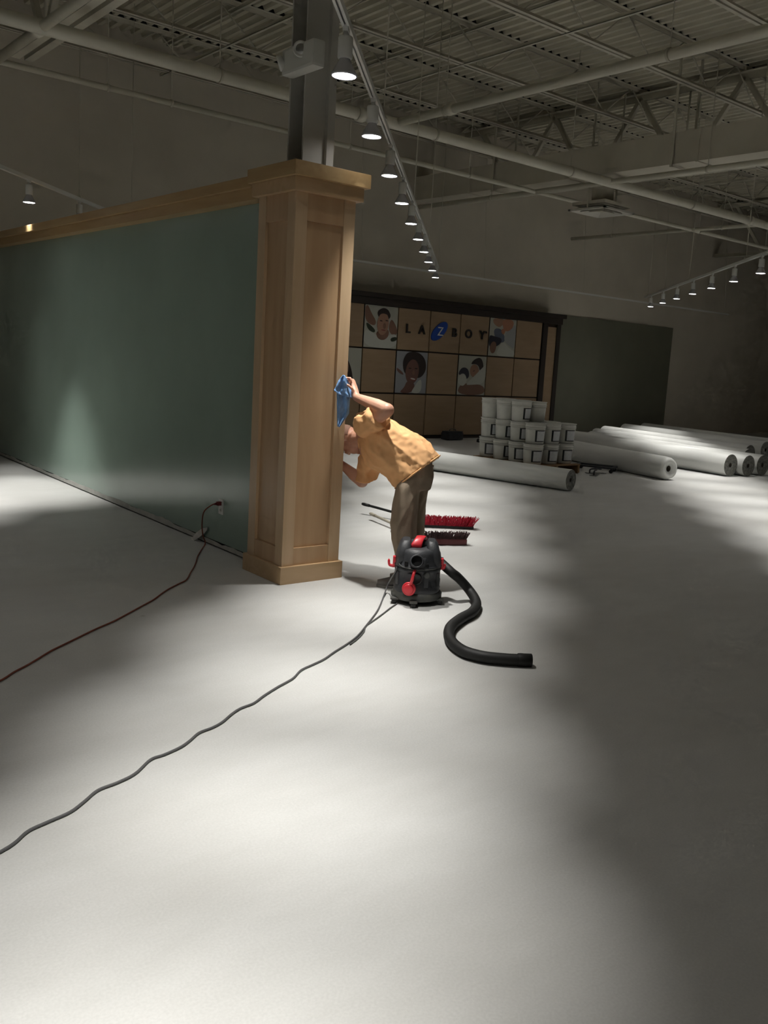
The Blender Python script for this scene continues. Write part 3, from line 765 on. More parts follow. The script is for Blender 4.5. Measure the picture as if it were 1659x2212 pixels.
for t in range(3):
    for (i, j) in layout[t]:
        jx, jy = rng.uniform(-.012, .012), rng.uniform(-.004, .004)
        ox = .01 if t == 1 else 0; oy = .0
        lab = True if (i == 0 or j == 0) and t < 2 else ((i, j) == (0, 1))
        rot = face + (.55 if t < 2 else .9) + rng.uniform(-.25, .25)
        if t == 0 and i == 0 and j in (1, 3): rot = face + .25
        col_ = 'near face' if i == 0 else posw[i]
        lb = 'white pail of the %s, %s, %s%s' % (tier[t], ['left column', 'middle column', 'right column'][i], roww[j], '' if (i == 0 or j == 0 or (t == 2 and j == 1)) else ', mostly hidden')
        pail(gx+PXS*i+jx+ox, gy+PYS*j+jy+oy, .141+t*(PH_+.001), rot, lb, lab, hand=(rng.random() < .6))

# clutter right of pallet: low dolly with bits
r = empty('floor_dolly', (10.78, 8.72, 0), math.radians(-62)); tag(r, 'low black dolly on the floor right of the pallet of pails', 'dolly')
m = MB(); m.box((0, 0, .075), (.60, .05, .025)); m.box((0, .30, .075), (.60, .05, .025)); m.box((-.28, .15, .075), (.05, .3, .025)); m.box((.28, .15, .075), (.05, .3, .025)); m.build('frame', M_black, r)
for x in (-.26, .26):
    for y in (0, .3):
        m = MB(); m.lathe([(.012, -.014), (.030, -.012), (.030, .012), (.012, .014)], (x, y, .030), 14, ax=(0, 1, 0)); m.build('wheel', M_rubber, r)
for i, (x, y, rz, L_, lb) in enumerate(((10.45, 8.42, .5, .34, 'short grey metal trowel with curved handle lying beside the dolly'), (10.62, 8.55, -.4, .30, 'dark hand scraper standing on its edge beyond the trowel'))):
    r = empty('hand_trowel', (x, y, 0), rz); tag(r, lb, 'trowel')
    m = MB(); m.box((0, 0, .006), (L_, .10, .008), bev=.002); m.build('blade', M_metal, r)
    m = MB(); m.tube(crom([(-.10, 0, .01), (-.09, 0, .06), (0, 0, .075), (.09, 0, .07)], 4), .012, 8); m.build('handle', M_black, r)

# ================================================================== ROLLS
def roll(p_near, p_far, r, label, wrapped=False, bump_=0.0):
    a, b = V((*p_near, r)), V((*p_far, r)); d = (b-a).normalized(); L = (b-a).length
    root = empty('carpet_pad_roll', a); tag(root, label, 'roll', 'long white rolls on the floor')
    m = MB(); seg = 36; rings = []; n = 26
    s = d.cross(V((0, 0, 1))).normalized()
    prof = []
    if wrapped: prof = [(.42, .0), (.62, -.03), (.85, -.02), (.97, .03), (1.0, .10)]
    else: prof = [(.985, .0), (1.0, .012)]
    core = .28 if wrapped else .22
    for rr, h in prof: rings.append((h, rr))
    for k in range(1, n): rings.append((.12+(L-.14)*k/n, 1.0))
    rings.append((L, .985))
    vr = []
    for h, rr in rings:
        ring = []
        for k in range(seg):
            t = 2*PI*k/seg; w_ = 1+.012*noise.noise(V((h*1.7, math.cos(t)*1.5, math.sin(t)*1.5+p_near[0])))+.006*noise.noise(V((h*6, math.cos(t)*3, math.sin(t)*3)))
            q = (s*math.cos(t)+V((0, 0, 1))*math.sin(t))*r*rr*w_
            z = max(q.z, -r+.001)
            ring.append(m.bm.verts.new(d*h+V((q.x, q.y, z))))
        vr.append(ring)
    m.rings(vr, False); m.build('wrapped_body', M_roll, root)
    e = MB(); e.lathe([(r*(.985 if not wrapped else .44), 0.001), (r*(.9 if not wrapped else .40), .006 if not wrapped else .0), (r*.6 if not wrapped else r*.34, .001 if not wrapped else .01), (r*core, .004), (r*core, .14), (.0005, .14)], (0, 0, 0), 30, ax=d, cap=False)
    e.build('roll_end', M_rollendl if wrapped else M_rollend, root)
    c = MB(); c.lathe([(r*core*.98, .012), (r*core*.8, .012), (r*core*.8, .13), (.0005, .13)], (0, 0, 0), 24, ax=d, cap=False); c.build('core_tube', M_core, root)
    e2 = MB(); e2.lathe([(r*.98, L-.002), (.0005, L-.001)], (0, 0, 0), 24, ax=d, cap=False); e2.build('far_end', M_rollend, root)
    return root
def along(p, dirv, L): dv = V((*dirv, 0)).normalized(); return (p[0]+dv.x*L, p[1]+dv.y*L)
pA = (8.72, 7.40); roll(pA, along(pA, (-.50, 2.04), 3.3), .138, 'nearest white roll, passing behind the worker and in front of the pails')
pB = (11.20, 7.68); roll(pB, along(pB, (.44, 2.36), 3.6), .170, 'white plastic-wrapped roll with a hollow core, right of the pails', wrapped=True)
pC = tuple(onz(1576, 1029)[:2]); roll(pC, along(pC, (.22, 3.6), 3.9), .176, 'brightly lit white roll lying just behind the wrapped hollow-core roll')
pC2 = (pC[0]+.352, pC[1]-.10); roll(pC2, along(pC2, (.22, 3.6), 3.8), .170, 'white roll tight against the far side of the brightly lit roll')
pD = (pC2[0]+.40, pC2[1]-.02); roll(pD, along(pD, (.25, 3.6), 3.8), .170, 'white roll cut by the right edge of the photo, dark end showing')
for (x, y, rr, lb) in ((14.6, 8.4, .16, 'fifth white roll from the pails, dim, beyond the one cut by the frame'), (15.5, 8.9, .16, 'dim white roll far right, sixth from the pails'), (16.6, 9.2, .17, 'white roll at the far right, its top catching lamp light'), (17.6, 9.4, .17, 'farthest white roll at the right edge before the back wall')):
    roll((x, y), along((x, y), (.3, 3.6), 3.7), rr, lb)

# ================================================================== BROOMS
def broom(pl, pr_, tip, bm_mat, label, hmat, z0, blen=.085, bh=.030, rnd=.016):
    pl, pr_ = V(pl), V(pr_); c = (pl+pr_)/2; ax = (pr_-pl).normalized(); L = (pr_-pl).length
    dp = ax.cross(V((0, 0, 1))).normalized()
    root = empty('push_broom', (c.x, c.y, 0)); tag(root, label, 'broom')
    R = Matrix((ax, dp, V((0, 0, 1)))).transposed()
    m = MB(); m.box((0, 0, z0+bh/2+.001), (L, .065, bh), R, bev=.006); m.build('head_block', M_maroon2 if bm_mat is M_maroon else M_rubber, root)
    m = MB(); rg = random.Random(5)
    n = int(L/.008)
    for i in range(n):
        for j in range(7):
            o = ax*(-L/2+.01+i*(L-.02)/(n-1)) + dp*((j-3)*.010) + V((0, 0, z0+bh))
            o += ax*rg.uniform(-.002, .002)
            lean = ax*((i/(n-1)-.5)*.06+rg.uniform(-rnd, rnd)*1.3) + dp*((j-3)*.007+rg.uniform(-rnd, rnd)) + V((0, 0, blen+rg.uniform(-.008, .008)))
            t = .0032
            a = [o+ax*t, o-ax*t*.5+dp*t, o-ax*t*.5-dp*t]; b = [p+lean for p in a]
            va = [m.bm.verts.new(p) for p in a]; vb = [m.bm.verts.new(p) for p in b]
            for k in range(3): m.bm.faces.new((va[k], va[(k+1) % 3], vb[(k+1) % 3], vb[k]))
            m.bm.faces.new(vb)
    o = m.build('bristles', bm_mat, root); o['kind'] = 'stuff'
    m = MB(); t = V(tip)-V((c.x, c.y, 0)); s = V((0, 0, z0+.03))
    m.tube([s, s+(t-s)*.96], .0125, 12); m.build('handle', hmat, root)
    m = MB(); m.tube([s+(t-s)*.93, t, t+(t-s).normalized()*.03], [.015, .0165, .012], 12); m.build('grip', M_rubber if hmat is M_rubber else M_handle, root)
a1, a2 = onz(1022, 1143), onz(862, 1136)
broom((a2.x, a2.y, 0), (a1.x, a1.y, 0), (5.20, 6.98, .10), M_darkred, 'red push broom lying with its bristles up behind the worker, farther of two', M_rubber, .003, .080, .022, .024)
a1, a2 = onz(1006, 1177), onz(850, 1176)
broom((a2.x, a2.y, 0), (a1.x, a1.y, 0), (5.08, 6.70, .06), M_maroon, 'dark maroon push broom lying just in front of the red one', M_handle, .003, .052, .050)

# ================================================================== VACUUM
VO = V((3.665, 4.315, 0)); vf = V((-.62, -.785, 0)).normalized(); vr_ = V((-vf.y, vf.x, 0))  # front dir ; its left-to-right
if vr_.dot(_r) < 0: vr_ = -vr_
vac = empty('shop_vacuum', VO); tag(vac, 'black wet-dry vacuum with red handle, latches and drain cap', 'vacuum')
def VP(a, b, z): return vr_*a + vf*b + V((0, 0, z))      # a = to the right, b = toward the front
RV = Matrix((vr_, vf, V((0, 0, 1)))).transposed()
m = MB(); m.lathe([(.150, .028), (.163, .034), (.164, .062), (.150, .078), (.145, .080)], (0, 0, 0), 40); m.build('dolly_base', M_black2, vac)
sq = lambda t, h: 1+.022*math.cos(4*t)
sq2 = lambda t, h: 1-.035*math.cos(4*t)*min(1, max(0, (h-.25)/.03))
m = MB(); m.lathe([(.140, .060), (.148, .075), (.153, .10), (.150, .105), (.152, .150), (.149, .154), (.149, .212), (.153, .216), (.154, .232), (.148, .238)], (0, 0, 0), 40, fn=sq); m.build('tank', M_black, vac)
for a in (-1.0, -.35, .35, 1.0):        # moulded ribs on the front of the tank
    t = a; p = vf*math.cos(t)*.150+vr_*math.sin(t)*.150
    m = MB(); R2 = Matrix((vr_*math.cos(t)-vf*math.sin(t), vf*math.cos(t)+vr_*math.sin(t), V((0, 0, 1)))).transposed()
    m.box(p+V((0, 0, .165)), (.030, .014, .085), R2, bev=.004); m.build('tank_rib', M_black, vac)
m = MB(); m.lathe([(.150, .236), (.156, .240), (.156, .250), (.149, .254), (.144, .285), (.136, .325), (.124, .348), (.100, .356), (.0005, .358)], (0, 0, 0), 40, fn=sq2, cap=False); m.build('motor_head', M_black, vac)
for sg in (-1, 1):                      # side shoulders of the head
    m = MB(); m.loft([(VP(sg*.100, -.01, .245), vr_*.046, vf*.112), (VP(sg*.094, -.01, .32), vr_*.044, vf*.105), (VP(sg*.086, -.015, .372), vr_*.038, vf*.090), (VP(sg*.082, -.02, .392), vr_*.028, vf*.070), (VP(sg*.080, -.02, .399), vr_*.022, vf*.062)], 20, 4.5); m.build('shoulder', M_black, vac)
m = MB(); m.loft([(VP(0, -.05, .34), vr_*.06, vf*.06), (VP(0, -.05, .385), vr_*.05, vf*.045)], 20, 3); m.build('motor_cover', M_black, vac)
m = MB(); m.loft([(VP(0, .085, .25), vr_*.062, vf*.072), (VP(0, .08, .31), vr_*.060, vf*.064), (VP(0, .06, .335), vr_*.050, vf*.045)], 20, 3.0); m.build('port_housing', M_black, vac)
pax = (vf*.94+V((0, 0, .30))).normalized(); pc = VP(-.014, .148, .290)
m = MB(); m.lathe([(.046, -.03), (.042, .026), (.039, .034), (.034, .034), (.033, .010)], pc, 28, ax=pax, cap=False); m.build('blower_port', M_black, vac)
m = MB(); m.lathe([(.033, .012), (.0005, .010)], pc, 24, ax=pax, cap=False); m.build('port_opening', M_hole, vac)
for (a, z) in ((-.078, .270), (.052, .262)):
    m = MB(); m.box(VP(a, .143-abs(a)*.28, z), (.022, .03, .026), RV, bev=.002); m.build('vent_slot', M_hole, vac)
m = MB(); m.tube(crom([VP(-.125, .09, .262), VP(-.10, .125, .246), VP(0, .168, .240), VP(.09, .13, .240), VP(.13, .08, .243)], 5), .0035, 6); m.build('band', M_black2, vac)
# red carry handle
m = MB()
hs = [(VP(-.022, .045, .352), .036, .008), (VP(-.018, .038, .372), .036, .009), (VP(-.008, .020, .392), .032, .009), (VP(.004, -.01, .408), .030, .009), (VP(.012, -.045, .412), .032, .009), (VP(.02, -.075, .396), .034, .009)]
m.loft([(c, vr_*a, V((0, 0, 1))*b+vf*b) for c, a, b in hs], 16, 3.0); m.build('carry_handle', M_red, vac)
# latches
for sg in (-1, 1):
    m = MB(); ll = .6 if sg > 0 else 1.0
    m.tube(crom([VP(sg*.145, .03, .232), VP(sg*(.145+.020*ll), .03, .228), VP(sg*(.145+.039*ll), .03, .236), VP(sg*(.145+.043*ll), .03, .236+.036*ll)], 4), [.012]*4+[.010]*4+[.008]*4+[.003], 8)
    m.box(VP(sg*.153, .02, .262), (.018, .04, .055), RV, bev=.004); m.build('side_latch', M_red, vac)
# drain cap and strap
dc = VP(-.050, .146, .115); dax = (vf*.97+vr_*-.22).normalized()
m = MB(); m.lathe([(.030, -.01), (.042, .0), (.044, .018), (.038, .024), (.034, .020), (.033, .030), (.028, .034), (.0005, .034)], dc, 30, ax=dax, cap=False); m.build('drain_cap', M_red, vac)
m = MB(); m.tube(crom([VP(-.022, .160, .235), VP(-.030, .185, .215), VP(-.036, .190, .185), VP(-.044, .176, .150)], 5), .010, 8); m.build('cap_strap', M_red, vac)
m = MB(); m.lathe([(.036, 0), (.036, .010), (.028, .012), (.027, .0)], VP(-.010, .149, .178), 24, ax=vf, cap=False); m.build('drain_ring', M_rubber, vac)
m = MB(); m.lathe([(.022, 0), (.022, .014), (.014, .016), (.0005, .016)], VP(.055, .138, .205), 20, ax=vf, cap=False); m.build('knob', M_black2, vac)
for (a, b) in ((-.14, .09), (-.02, .172), (.15, .07), (.12, -.12), (-.12, -.12)):
    m = MB(); m.box(VP(a, b, .034), (.05, .05, .012), RV, bev=.004); m.tube([VP(a, b, .02), VP(a, b, .036)], .006, 8); cst = m.build('caster', M_black2, vac)
    m = MB(); m.lathe([(.008, -.016), (.017, -.013), (.018, 0), (.017, .013), (.008, .016)], VP(a, b+.008, .019), 14, ax=vr_); m.build('caster_wheel', M_rubber, cst)
m = MB(); m.tube([VP(.115, -.10, .235), VP(.165, -.11, .235)], .034, 16); m.build('inlet_port', M_black, vac)

# vacuum hose
hz = [(VO+VP(.150, -.105, .235)), onz(975, 1236, .19)+V((0, 0, 0)), onz(992, 1250, .145), onz(1016, 1278, .065), onz(1029, 1303, .034), onz(1020, 1322, .034), onz(994, 1337, .034), onz(972, 1357, .034), onz(973, 1382, .034), onz(998, 1405, .034), onz(1040, 1418, .034), onz(1095, 1424, .034), onz(1143, 1426, .034)]
pth = crom(hz, 22)
ln = [0]
for a, b in zip(pth, pth[1:]): ln.append(ln[-1]+(b-a).length)
m = MB(); tot = ln[-1]; N_ = int(tot/.0045); pts = []; rad = []
j = 0
for k in range(N_+1):
    s_ = tot*k/N_
    while j < len(ln)-2 and ln[j+1] < s_: j += 1
    t = (s_-ln[j])/max(1e-6, ln[j+1]-ln[j]); pts.append(pth[j].lerp(pth[j+1], min(1, t))); rad.append(.0315 if k % 2 else .0290)
m.tube(pts, rad, 18, cap=False)
ho = empty('vacuum_hose'); tag(ho, 'black ribbed vacuum hose snaking over the floor in front', 'hose')
m.build('ribbed_tube', M_rubber, ho)
dE = (pts[-1]-pts[-4]).normalized()
m = MB(); m.lathe([(.033, -.06), (.034, -.055), (.034, .012), (.030, .014), (.030, -.04), (.0005, -.04)], pts[-1], 22, ax=dE, cap=False); m.build('end_cuff', M_rubber, ho)

# ================================================================== CORDS
def wig(pts, amp, n, seed):
    c = crom(pts, n); o = []
    for i, p in enumerate(c):
        o.append(p+V((noise.noise(V((p.x*5, p.y*5, seed))), noise.noise(V((p.x*5, p.y*5, seed+9))), 0))*amp)
    return o
gp = [(3.44, 4.55, .24), (3.38, 4.42, .06)]
v0 = VO+VP(-.125, .05, .262)
g1 = [v0, v0+VP(-.018, .03, -.06), onz(838, 1262, .06), onz(829, 1288, .006)]+[onz(x, y, .006) for x, y in [(816, 1318), (792, 1350), (772, 1374), (750, 1391), (723, 1408), (700, 1424), (675, 1436), (650, 1448), (632, 1466), (600, 1484), (570, 1503), (548, 1519), (520, 1530), (500, 1543), (480, 1560), (458, 1572), (430, 1583), (410, 1600), (390, 1614), (355, 1630), (325, 1641), (292, 1671), (255, 1690), (212, 1707), (180, 1733), (150, 1755), (100, 1777), (60, 1796), (30, 1822), (-10, 1846), (-120, 1905)]]
m = MB(); m.tube(crom(g1, 6), .0052, 8); tag(m.build('power_cord', M_greycord, smooth=False), 'long dark grey power cord from the vacuum to the lower left edge', 'cord')
g2 = [onz(858, 1303, .006), onz(842, 1314, .006), onz(824, 1328, .006), onz(803, 1343, .006), onz(790, 1352, .006), onz(786, 1364, .006), onz(774, 1378, .006), onz(756, 1392, .006)]
m = MB(); m.tube(crom(g2, 6), .004, 8); tag(m.build('power_cord', M_greycord), 'thin short grey cord emerging under the vacuum front, joining the long cord', 'cord')
plug = V((WX-.012, 6.155, .356))
r1 = [plug+V((-.035, 0, 0)), V((WX-.075, 6.17, .345)), V((WX-.095, 6.25, .28)), V((WX-.07, 6.33, .17)), V((WX-.06, 6.33, .08)), onz(443, 1175, .006)] + [onz(x, y, .006) for x, y in [(430, 1196), (420, 1222), (405, 1250), (385, 1262), (360, 1275), (330, 1296), (290, 1318), (250, 1340), (200, 1362), (150, 1387), (105, 1409), (60, 1437), (30, 1452), (0, 1470), (-80, 1512)]]
ec = empty('extension_cord'); tag(ec, 'red-brown extension cord from the outlet to the left edge', 'cord')
m = MB(); m.tube(wig(r1, .006, 6, 3), .0048, 8); m.build('cable', M_redcord, ec)
m = MB(); m.box(plug+V((-.012, 0, 0)), (.036, .032, .030), bev=.006); m.tube([plug+V((-.028, 0, 0)), plug+V((-.05, 0, -.003))], [.010, .006], 10); m.build('plug', mat('plug_red', (.16, .02, .02), .5), ec)

# ================================================================== WORKER
# helper axes: R right, U up, F away from the viewer (all real directions in the room)
R_, U_, F_ = rt, up, fw
def sec(top, bot, wd, th, tilt=0.0):
    a, b = dep(top[0], top[1], wd+tilt), dep(bot[0], bot[1], wd-tilt)
    return ((a+b)/2, (a-b)/2, F_*th)
wk_loc = V((3.85, 4.66, 0))
wk = empty('person', wk_loc); tag(wk, 'person in mustard T-shirt and khaki trousers bending to wipe the column with a rag', 'person')

# --- body, one continuous skin surface
sh_n, sh_f = dep(793, 914, 6.08), dep(800, 992, 6.34)          # near and far shoulder
elb_n = dep(836, 886, 5.93); wr_n = dep(770, 858, 6.08)
elb_f = dep(782, 1040, 6.42); wr_f = dep(738, 1003, 6.42)
hip_n, hip_f = dep(885, 1000, 6.08), dep(905, 992, 6.26)
kn_n, kn_f = dep(874, 1125, 6.06), dep(893, 1120, 6.30)
ank_n, ank_f = V((3.80, 4.60, .09)), V((3.985, 4.70, .09))
neck = dep(787, 945, 6.25)
hc = dep(752, 950, 6.36)                                          # head centre
b = MB()
b.loft([sec((780, 905), (790, 985), 6.24, .09), sec((810, 912), (806, 1000), 6.22, .12), sec((850, 930), (828, 1015), 6.18, .12), sec((895, 950), (860, 1030), 6.16, .14), sec((915, 965), (880, 1030), 6.16, .14)], 20)
b.cap(neck, hc+(neck-hc)*.25, .062, .060)
# head: crown toward the column, face turned down and away
cr = (-R_*.93+U_*.18+F_*.15).normalized(); fc = (-U_*.80+F_*.50-R_*.25); fc = (fc-cr*fc.dot(cr)).normalized(); sd = cr.cross(fc).normalized()
if sd.dot(F_) > 0: sd = -sd                                       # side of the head that shows
RH = Matrix((sd, fc, cr)).transposed()
b.sph(hc+cr*.02-fc*.010, 1, 24, sc=(.076, .096, .092), rot=RH)
b.sph(hc-cr*.045+fc*.035, 1, 20, sc=(.060, .062, .062), rot=RH)
b.sph(hc-cr*.085+fc*.066, 1, 16, sc=(.034, .028, .026), rot=RH)    # chin
b.sph(hc+cr*.005+fc*.090, 1, 12, sc=(.014, .024, .026), rot=RH)    # nose
b.sph(hc-cr*.012+fc*.104, 1, 12, sc=(.016, .014, .012), rot=RH)
b.sph(hc+cr*.035+fc*.076, 1, 12, sc=(.052, .016, .012), rot=RH)    # brow
b.sph(hc-cr*.046+fc*.088, 1, 12, sc=(.026, .012, .008), rot=RH)    # lips
for sg in (-1, 1):
    b.sph(hc-cr*.012+sd*sg*.042+fc*.066, 1, 12, sc=(.022, .022, .020), rot=RH)   # cheek
    e0 = hc+sd*sg*.076-fc*.008-cr*.004                             # ear
    b.tube([e0+(cr*math.cos(t)*.030-fc*math.sin(t)*.018)+sd*sg*.006 for t in [PI*2*k/12 for k in range(13)]], .0065, 8)
    b.sph(e0, 1, 10, sc=(.008, .015, .025), rot=RH)
# arms
b.cap(sh_n, elb_n, .060, .048); b.cap(elb_n, elb_n.lerp(wr_n, .35), .046, .047); b.cap(elb_n.lerp(wr_n, .35), wr_n, .046, .028)
b.cap(sh_f, elb_f, .046, .044); b.cap(elb_f, elb_f.lerp(wr_f, .4), .044, .044); b.cap(elb_f.lerp(wr_f, .4), wr_f, .043, .028)
b.cap(neck, sh_n, .06, .06); b.cap(neck, sh_f, .06, .06)
# near hand: palm above the wrist, fingers curling left into the rag
pn = dep(763, 838, 6.12)
b.cap(wr_n, pn, .027, .030); b.cap(pn, dep(760, 826, 6.13), .030, .026)
def finger(pts, r0): 
    for p, q, ra, rb in zip(pts, pts[1:], [r0, r0*.92, r0*.85], [r0*.92, r0*.85, r0*.75]): b.cap(p, q, ra, rb, 10)
for i, (kx, ky, kw, L_) in enumerate(((758, 817, 6.09, 1.0), (761, 820, 6.115, 1.08), (763, 824, 6.14, 1.0), (764, 829, 6.165, .8))):
    k0 = dep(kx, ky+6, kw); k1 = dep(kx-1, ky, kw)
    finger([k0, k1, k1-R_*.030*L_+U_*.002, k1-R_*.046*L_-U_*.020], .0092)
finger([dep(764, 846, 6.08), dep(759, 838, 6.055), dep(752, 832, 6.05), dep(746, 830, 6.05)], .0105)
# far hand: flat on the hidden side of the column
xh = 3.556
pf = V((xh+.034, wr_f.y+.02, wr_f.z+.05))
b.cap(wr_f, pf, .027, .028)
for i in range(4):
    k0 = V((xh+.022, pf.y-.028+.02*i, pf.z+.03)); L_ = (.9, 1.05, 1.0, .8)[i]
    finger([k0, k0+V((-.004, (i-1.5)*.004, .035*L_)), k0+V((-.008, (i-1.5)*.007, .058*L_)), k0+V((-.010, (i-1.5)*.009, .076*L_))], .0088)
finger([pf+V((0, -.025, -.01)), pf+V((-.006, -.045, .01)), pf+V((-.010, -.058, .03)), pf+V((-.012, -.066, .045))], .0098)
# legs
for hp, kn, an in ((hip_n, kn_n, ank_n), (hip_f, kn_f, ank_f)):
    b.cap(hp, kn, .080, .055); b.cap(kn, kn.lerp(an, .35), .053, .052); b.cap(kn.lerp(an, .35), an, .051, .034)
me = remeshed(b, 'body', M_skin, .0048, 4, .5)
for v in me.vertices: v.co -= wk_loc
body = link('body', me, wk)
# hair: thin close-cropped cap
h = MB(); bmh = bmesh.new(); bmesh.ops.create_uvsphere(bmh, u_segments=28, v_segments=18, radius=1)
bmh.transform(Matrix.Translation(hc+cr*.022-fc*.012) @ RH.to_4x4() @ Matrix.Diagonal((.0772, .0972, .0930, 1)))
dl = [v for v in bmh.verts if (v.co-hc).dot(cr) < .012+.35*(v.co-hc).dot(fc) or (v.co-hc).dot(fc) > .07]
bmesh.ops.delete(bmh, geom=dl, context='VERTS')
h.add(bmh); me = h.mesh('hair', M_hair, fix=False)
for v in me.vertices: v.co -= wk_loc
for f in me.polygons: f.use_smooth = True
link('hair', me, wk)
for sg in (-1, 1):
    e = MB(); c = hc+cr*.018+fc*.080+sd*sg*.030-wk_loc; e.sph(c, .011, 12, 0); e.sph(c+fc*.006, .0065, 10, 1); e.build('eye', [M_white, M_hair], wk)

# --- shirt
def folds(me, amp, axis, s_al, s_ac, seed, fine=.0):
    axis = axis.normalized()
    cos = [v.co.copy() for v in me.vertices]; nrm = [v.normal.copy() for v in me.vertices]
    for v, c, n in zip(me.vertices, cos, nrm):
        al = c.dot(axis); q = c-axis*al
        p = axis*(al*s_al)+q*s_ac+V((seed, 0, 0))
        wv = noise.noise(p); k = 1-abs(wv)*2.2
        v.co = c + n*(amp*(k-.55) + fine*noise.noise(c*30))
spine = (dep(785, 935, 6.25)-dep(900, 1000, 6.15))
s = MB()
S = [sec((774, 902), (778, 968), 6.27, .07), sec((783, 896), (783, 990), 6.25, .125), sec((805, 895), (795, 1008), 6.21, .155), sec((833, 900), (816, 1022), 6.17, .160),
     sec((866, 920), (833, 1034), 6.165, .160), sec((903, 939), (842, 1044), 6.15, .162), sec((930, 956), (848, 1050), 6.145, .165), sec((949, 984), (853, 1054), 6.145, .172)]
s.loft(S, 32, 2.3)
# near sleeve: cone opening toward the elbow
dn = (elb_n-sh_n).normalized(); ccap = sh_n+dn*.125
def cone(m, pts, rad, seg=24): m.tube(pts, rad, seg)
s.cap(sh_n-dn*.03, sh_n+dn*.01, .080, .082)
s.cap(dep(800, 918, 6.12), dep(826, 908, 6.06), .07, .050)
s.cap(sh_n-dn*.01+U_*.02-R_*.012, sh_n+U_*.03+R_*.012, .066, .066)
cone(s, [sh_n-dn*.02, sh_n+dn*.05, ccap], [.074, .078, .090])
df = (elb_f-sh_f).normalized()
s.cap(sh_f-df*.02, sh_f+df*.02, .078, .078)
cone(s, [sh_f-df*.01, sh_f+df*.10, sh_f+df*.165+R_*.022], [.070, .072, .078])
cone(s, [sh_f+R_*.03, sh_f+df*.15+R_*.05], [.05, .055])
me = remeshed(s, 'shirt', M_shirt, .0075, 3, .5)
folds(me, .016, spine, 3.0, 9.0, 3.1, .003)
folds(me, .008, (spine.normalized()+U_*.8+F_*.3), 4.0, 16.0, 8.7, .002)
for v in me.vertices: v.co -= wk_loc
shirt = link('shirt', me, wk)
# hem and sleeve trims, a touch proud of the shirt
t = MB(); c, a, bb = S[-1]
t.tube([c+a*1.01*math.cos(q)+bb*1.01*math.sin(q)-spine.normalized()*.003 for q in [2*PI*k/40 for k in range(41)]], .0055, 6, cap=False)
me = t.mesh('hem', M_shirt)
for v in me.vertices: v.co -= wk_loc
link('hem', me, wk)
n0 = S[0][0]
t = MB(); c, a, bb = S[0]
t.tube([c+a*.98*math.cos(q)+bb*.98*math.sin(q)-R_*.004 for q in [2*PI*k/32 for k in range(33)]], .008, 8, cap=False)
me = t.mesh('collar', M_shirt)
for v in me.vertices: v.co -= wk_loc
link('collar', me, wk)

# --- trousers
def hsec(xl, xr, y, wd, th): 
    a, bq = dep(xr, y, wd), dep(xl, y, wd); return ((a+bq)/2, (a-bq)/2, V((F_.x, F_.y, 0)).normalized()*th)
t = MB()
t.loft([sec((915, 962), (876, 1012), 6.16, .12), sec((932, 985), (872, 1028), 6.155, .138), hsec(866, 936, 1030, 6.15, .145), hsec(858, 930, 1055, 6.15, .142)], 28, 2.4)
t.loft([hsec(872, 918, 1015, 6.09, .08), hsec(856, 908, 1050, 6.075, .092), hsec(849, 903, 1090, 6.07, .092), hsec(843, 899, 1130, 6.07, .088), hsec(847, 898, 1165, 6.07, .085), hsec(853, 899, 1200, 6.08, .080), hsec(858, 903, 1238, 6.10, .078), hsec(858, 904, 1256, 6.105, .080)], 24, 2.3)
t.loft([hsec(878, 939, 1005, 6.26, .09), hsec(868, 930, 1040, 6.27, .095), hsec(867, 919, 1085, 6.29, .092), hsec(867, 917, 1130, 6.30, .088), hsec(870, 916, 1165, 6.30, .085), hsec(874, 914, 1200, 6.29, .080), hsec(878, 915, 1232, 6.28, .078), hsec(878, 916, 1246, 6.28, .08)], 24, 2.3)
me = remeshed(t, 'trousers', M_pants, .008, 3, .5)
folds(me, .010, V((0, 0, 1)), 3.0, 9.0, 5.5)
folds(me, .005, V((.5, 0, 1)), 5.0, 16.0, 2.2)
for v in me.vertices:
    if v.co.z < .03: v.co.z = .03
    v.co -= wk_loc
link('trousers', me, wk)
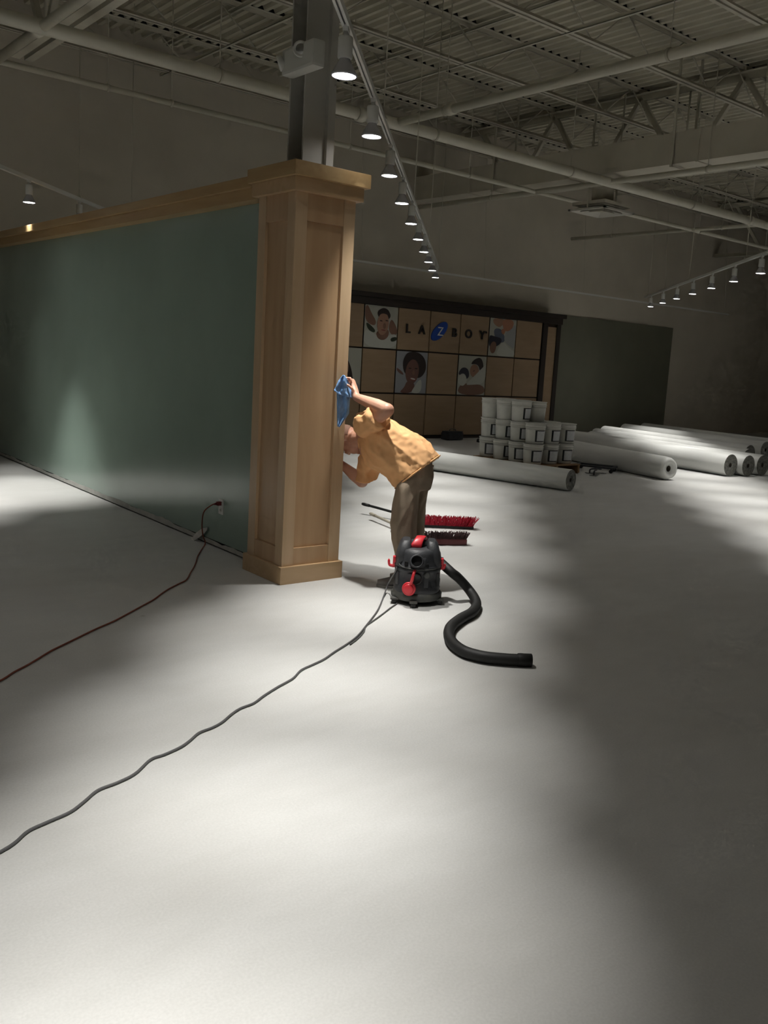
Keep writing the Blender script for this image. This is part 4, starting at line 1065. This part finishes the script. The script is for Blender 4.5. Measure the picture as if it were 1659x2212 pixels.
# --- shoes, toes to the left
for an, sc_ in ((ank_n, 0), (ank_f, 1)):
    td = V((-.80, .60, 0)).normalized(); sdv = V((.60, .80, 0)).normalized(); o = V((an.x, an.y, 0))
    m = MB()
    m.loft([(o-td*.085+V((0, 0, .045)), sdv*.030, V((0, 0, .035))), (o-td*.06+V((0, 0, .055)), sdv*.038, V((0, 0, .045))), (o+V((0, 0, .058)), sdv*.040, V((0, 0, .048))), (o+td*.06+V((0, 0, .045)), sdv*.042, V((0, 0, .036))), (o+td*.13+V((0, 0, .034)), sdv*.046, V((0, 0, .025))), (o+td*.185+V((0, 0, .028)), sdv*.034, V((0, 0, .016)))], 20, 2.6)
    for v in m.bm.verts: v.co -= wk_loc
    shoe = m.build('shoe', M_shoe, wk)
    m = MB(); prof = []
    for k in range(28):
        q = 2*PI*k/28; L_ = .140 if math.cos(q) > 0 else .135
        prof.append(o+td*(.052+L_*math.cos(q))+sdv*.046*math.sin(q)*(1 if math.cos(q) > -.5 else .85)+V((0, 0, .001)))
    m.prism(prof, (0, 0, .016))
    for v in m.bm.verts: v.co -= wk_loc
    m.build('sole', M_sole, shoe)

# --- blue rag in the near hand
def cloth(m, L, Rr, n=18, amp=.010, seed=0, yoff=0.0, freq=9):
    """L and Rr are pixel polylines; the cloth lies just before the column face, folds toward the room"""
    def at(pl, t):
        t *= len(pl)-1; i = min(int(t), len(pl)-2); f = t-i
        return (pl[i][0]*(1-f)+pl[i+1][0]*f, pl[i][1]*(1-f)+pl[i+1][1]*f)
    g = []
    for i in range(n+1):
        row = []; a, b2 = at(L, i/n), at(Rr, i/n)
        for j in range(n+1):
            u = j/n; x, y = a[0]*(1-u)+b2[0]*u, a[1]*(1-u)+b2[1]*u
            dd = yoff+amp*(1+math.sin(u*freq+seed+1.6*noise.noise(V((u*2, i/n*2, seed))))*.7+noise.noise(V((u*5, i/n*5, seed)))*.9)
            row.append(m.bm.verts.new(ony(x, y, 5.028-dd)))
        g.append(row)
    for i in range(n):
        for j in range(n):
            f = m.bm.faces.new((g[i][j], g[i][j+1], g[i+1][j+1], g[i+1][j])); f.smooth = True
m = MB()
cloth(m, [(741, 810), (731, 822), (726, 834), (721, 843), (733, 853)], [(745, 811), (751, 821), (757, 834), (763, 848), (767, 861)], 22, .012, 1.3, .022, 11)
cloth(m, [(727, 846), (728, 865), (728, 890), (729, 921)], [(757, 852), (755, 872), (754, 893), (733, 923)], 22, .012, 4.4, .008, 13)
me = m.mesh('cleaning_rag', M_rag, fix=False)
o = link('cleaning_rag', me); sm = o.modifiers.new('thick', 'SOLIDIFY'); sm.thickness = .004; sm.offset = 0
tag(o, 'crumpled blue cloth rag held against the maple column', 'rag')
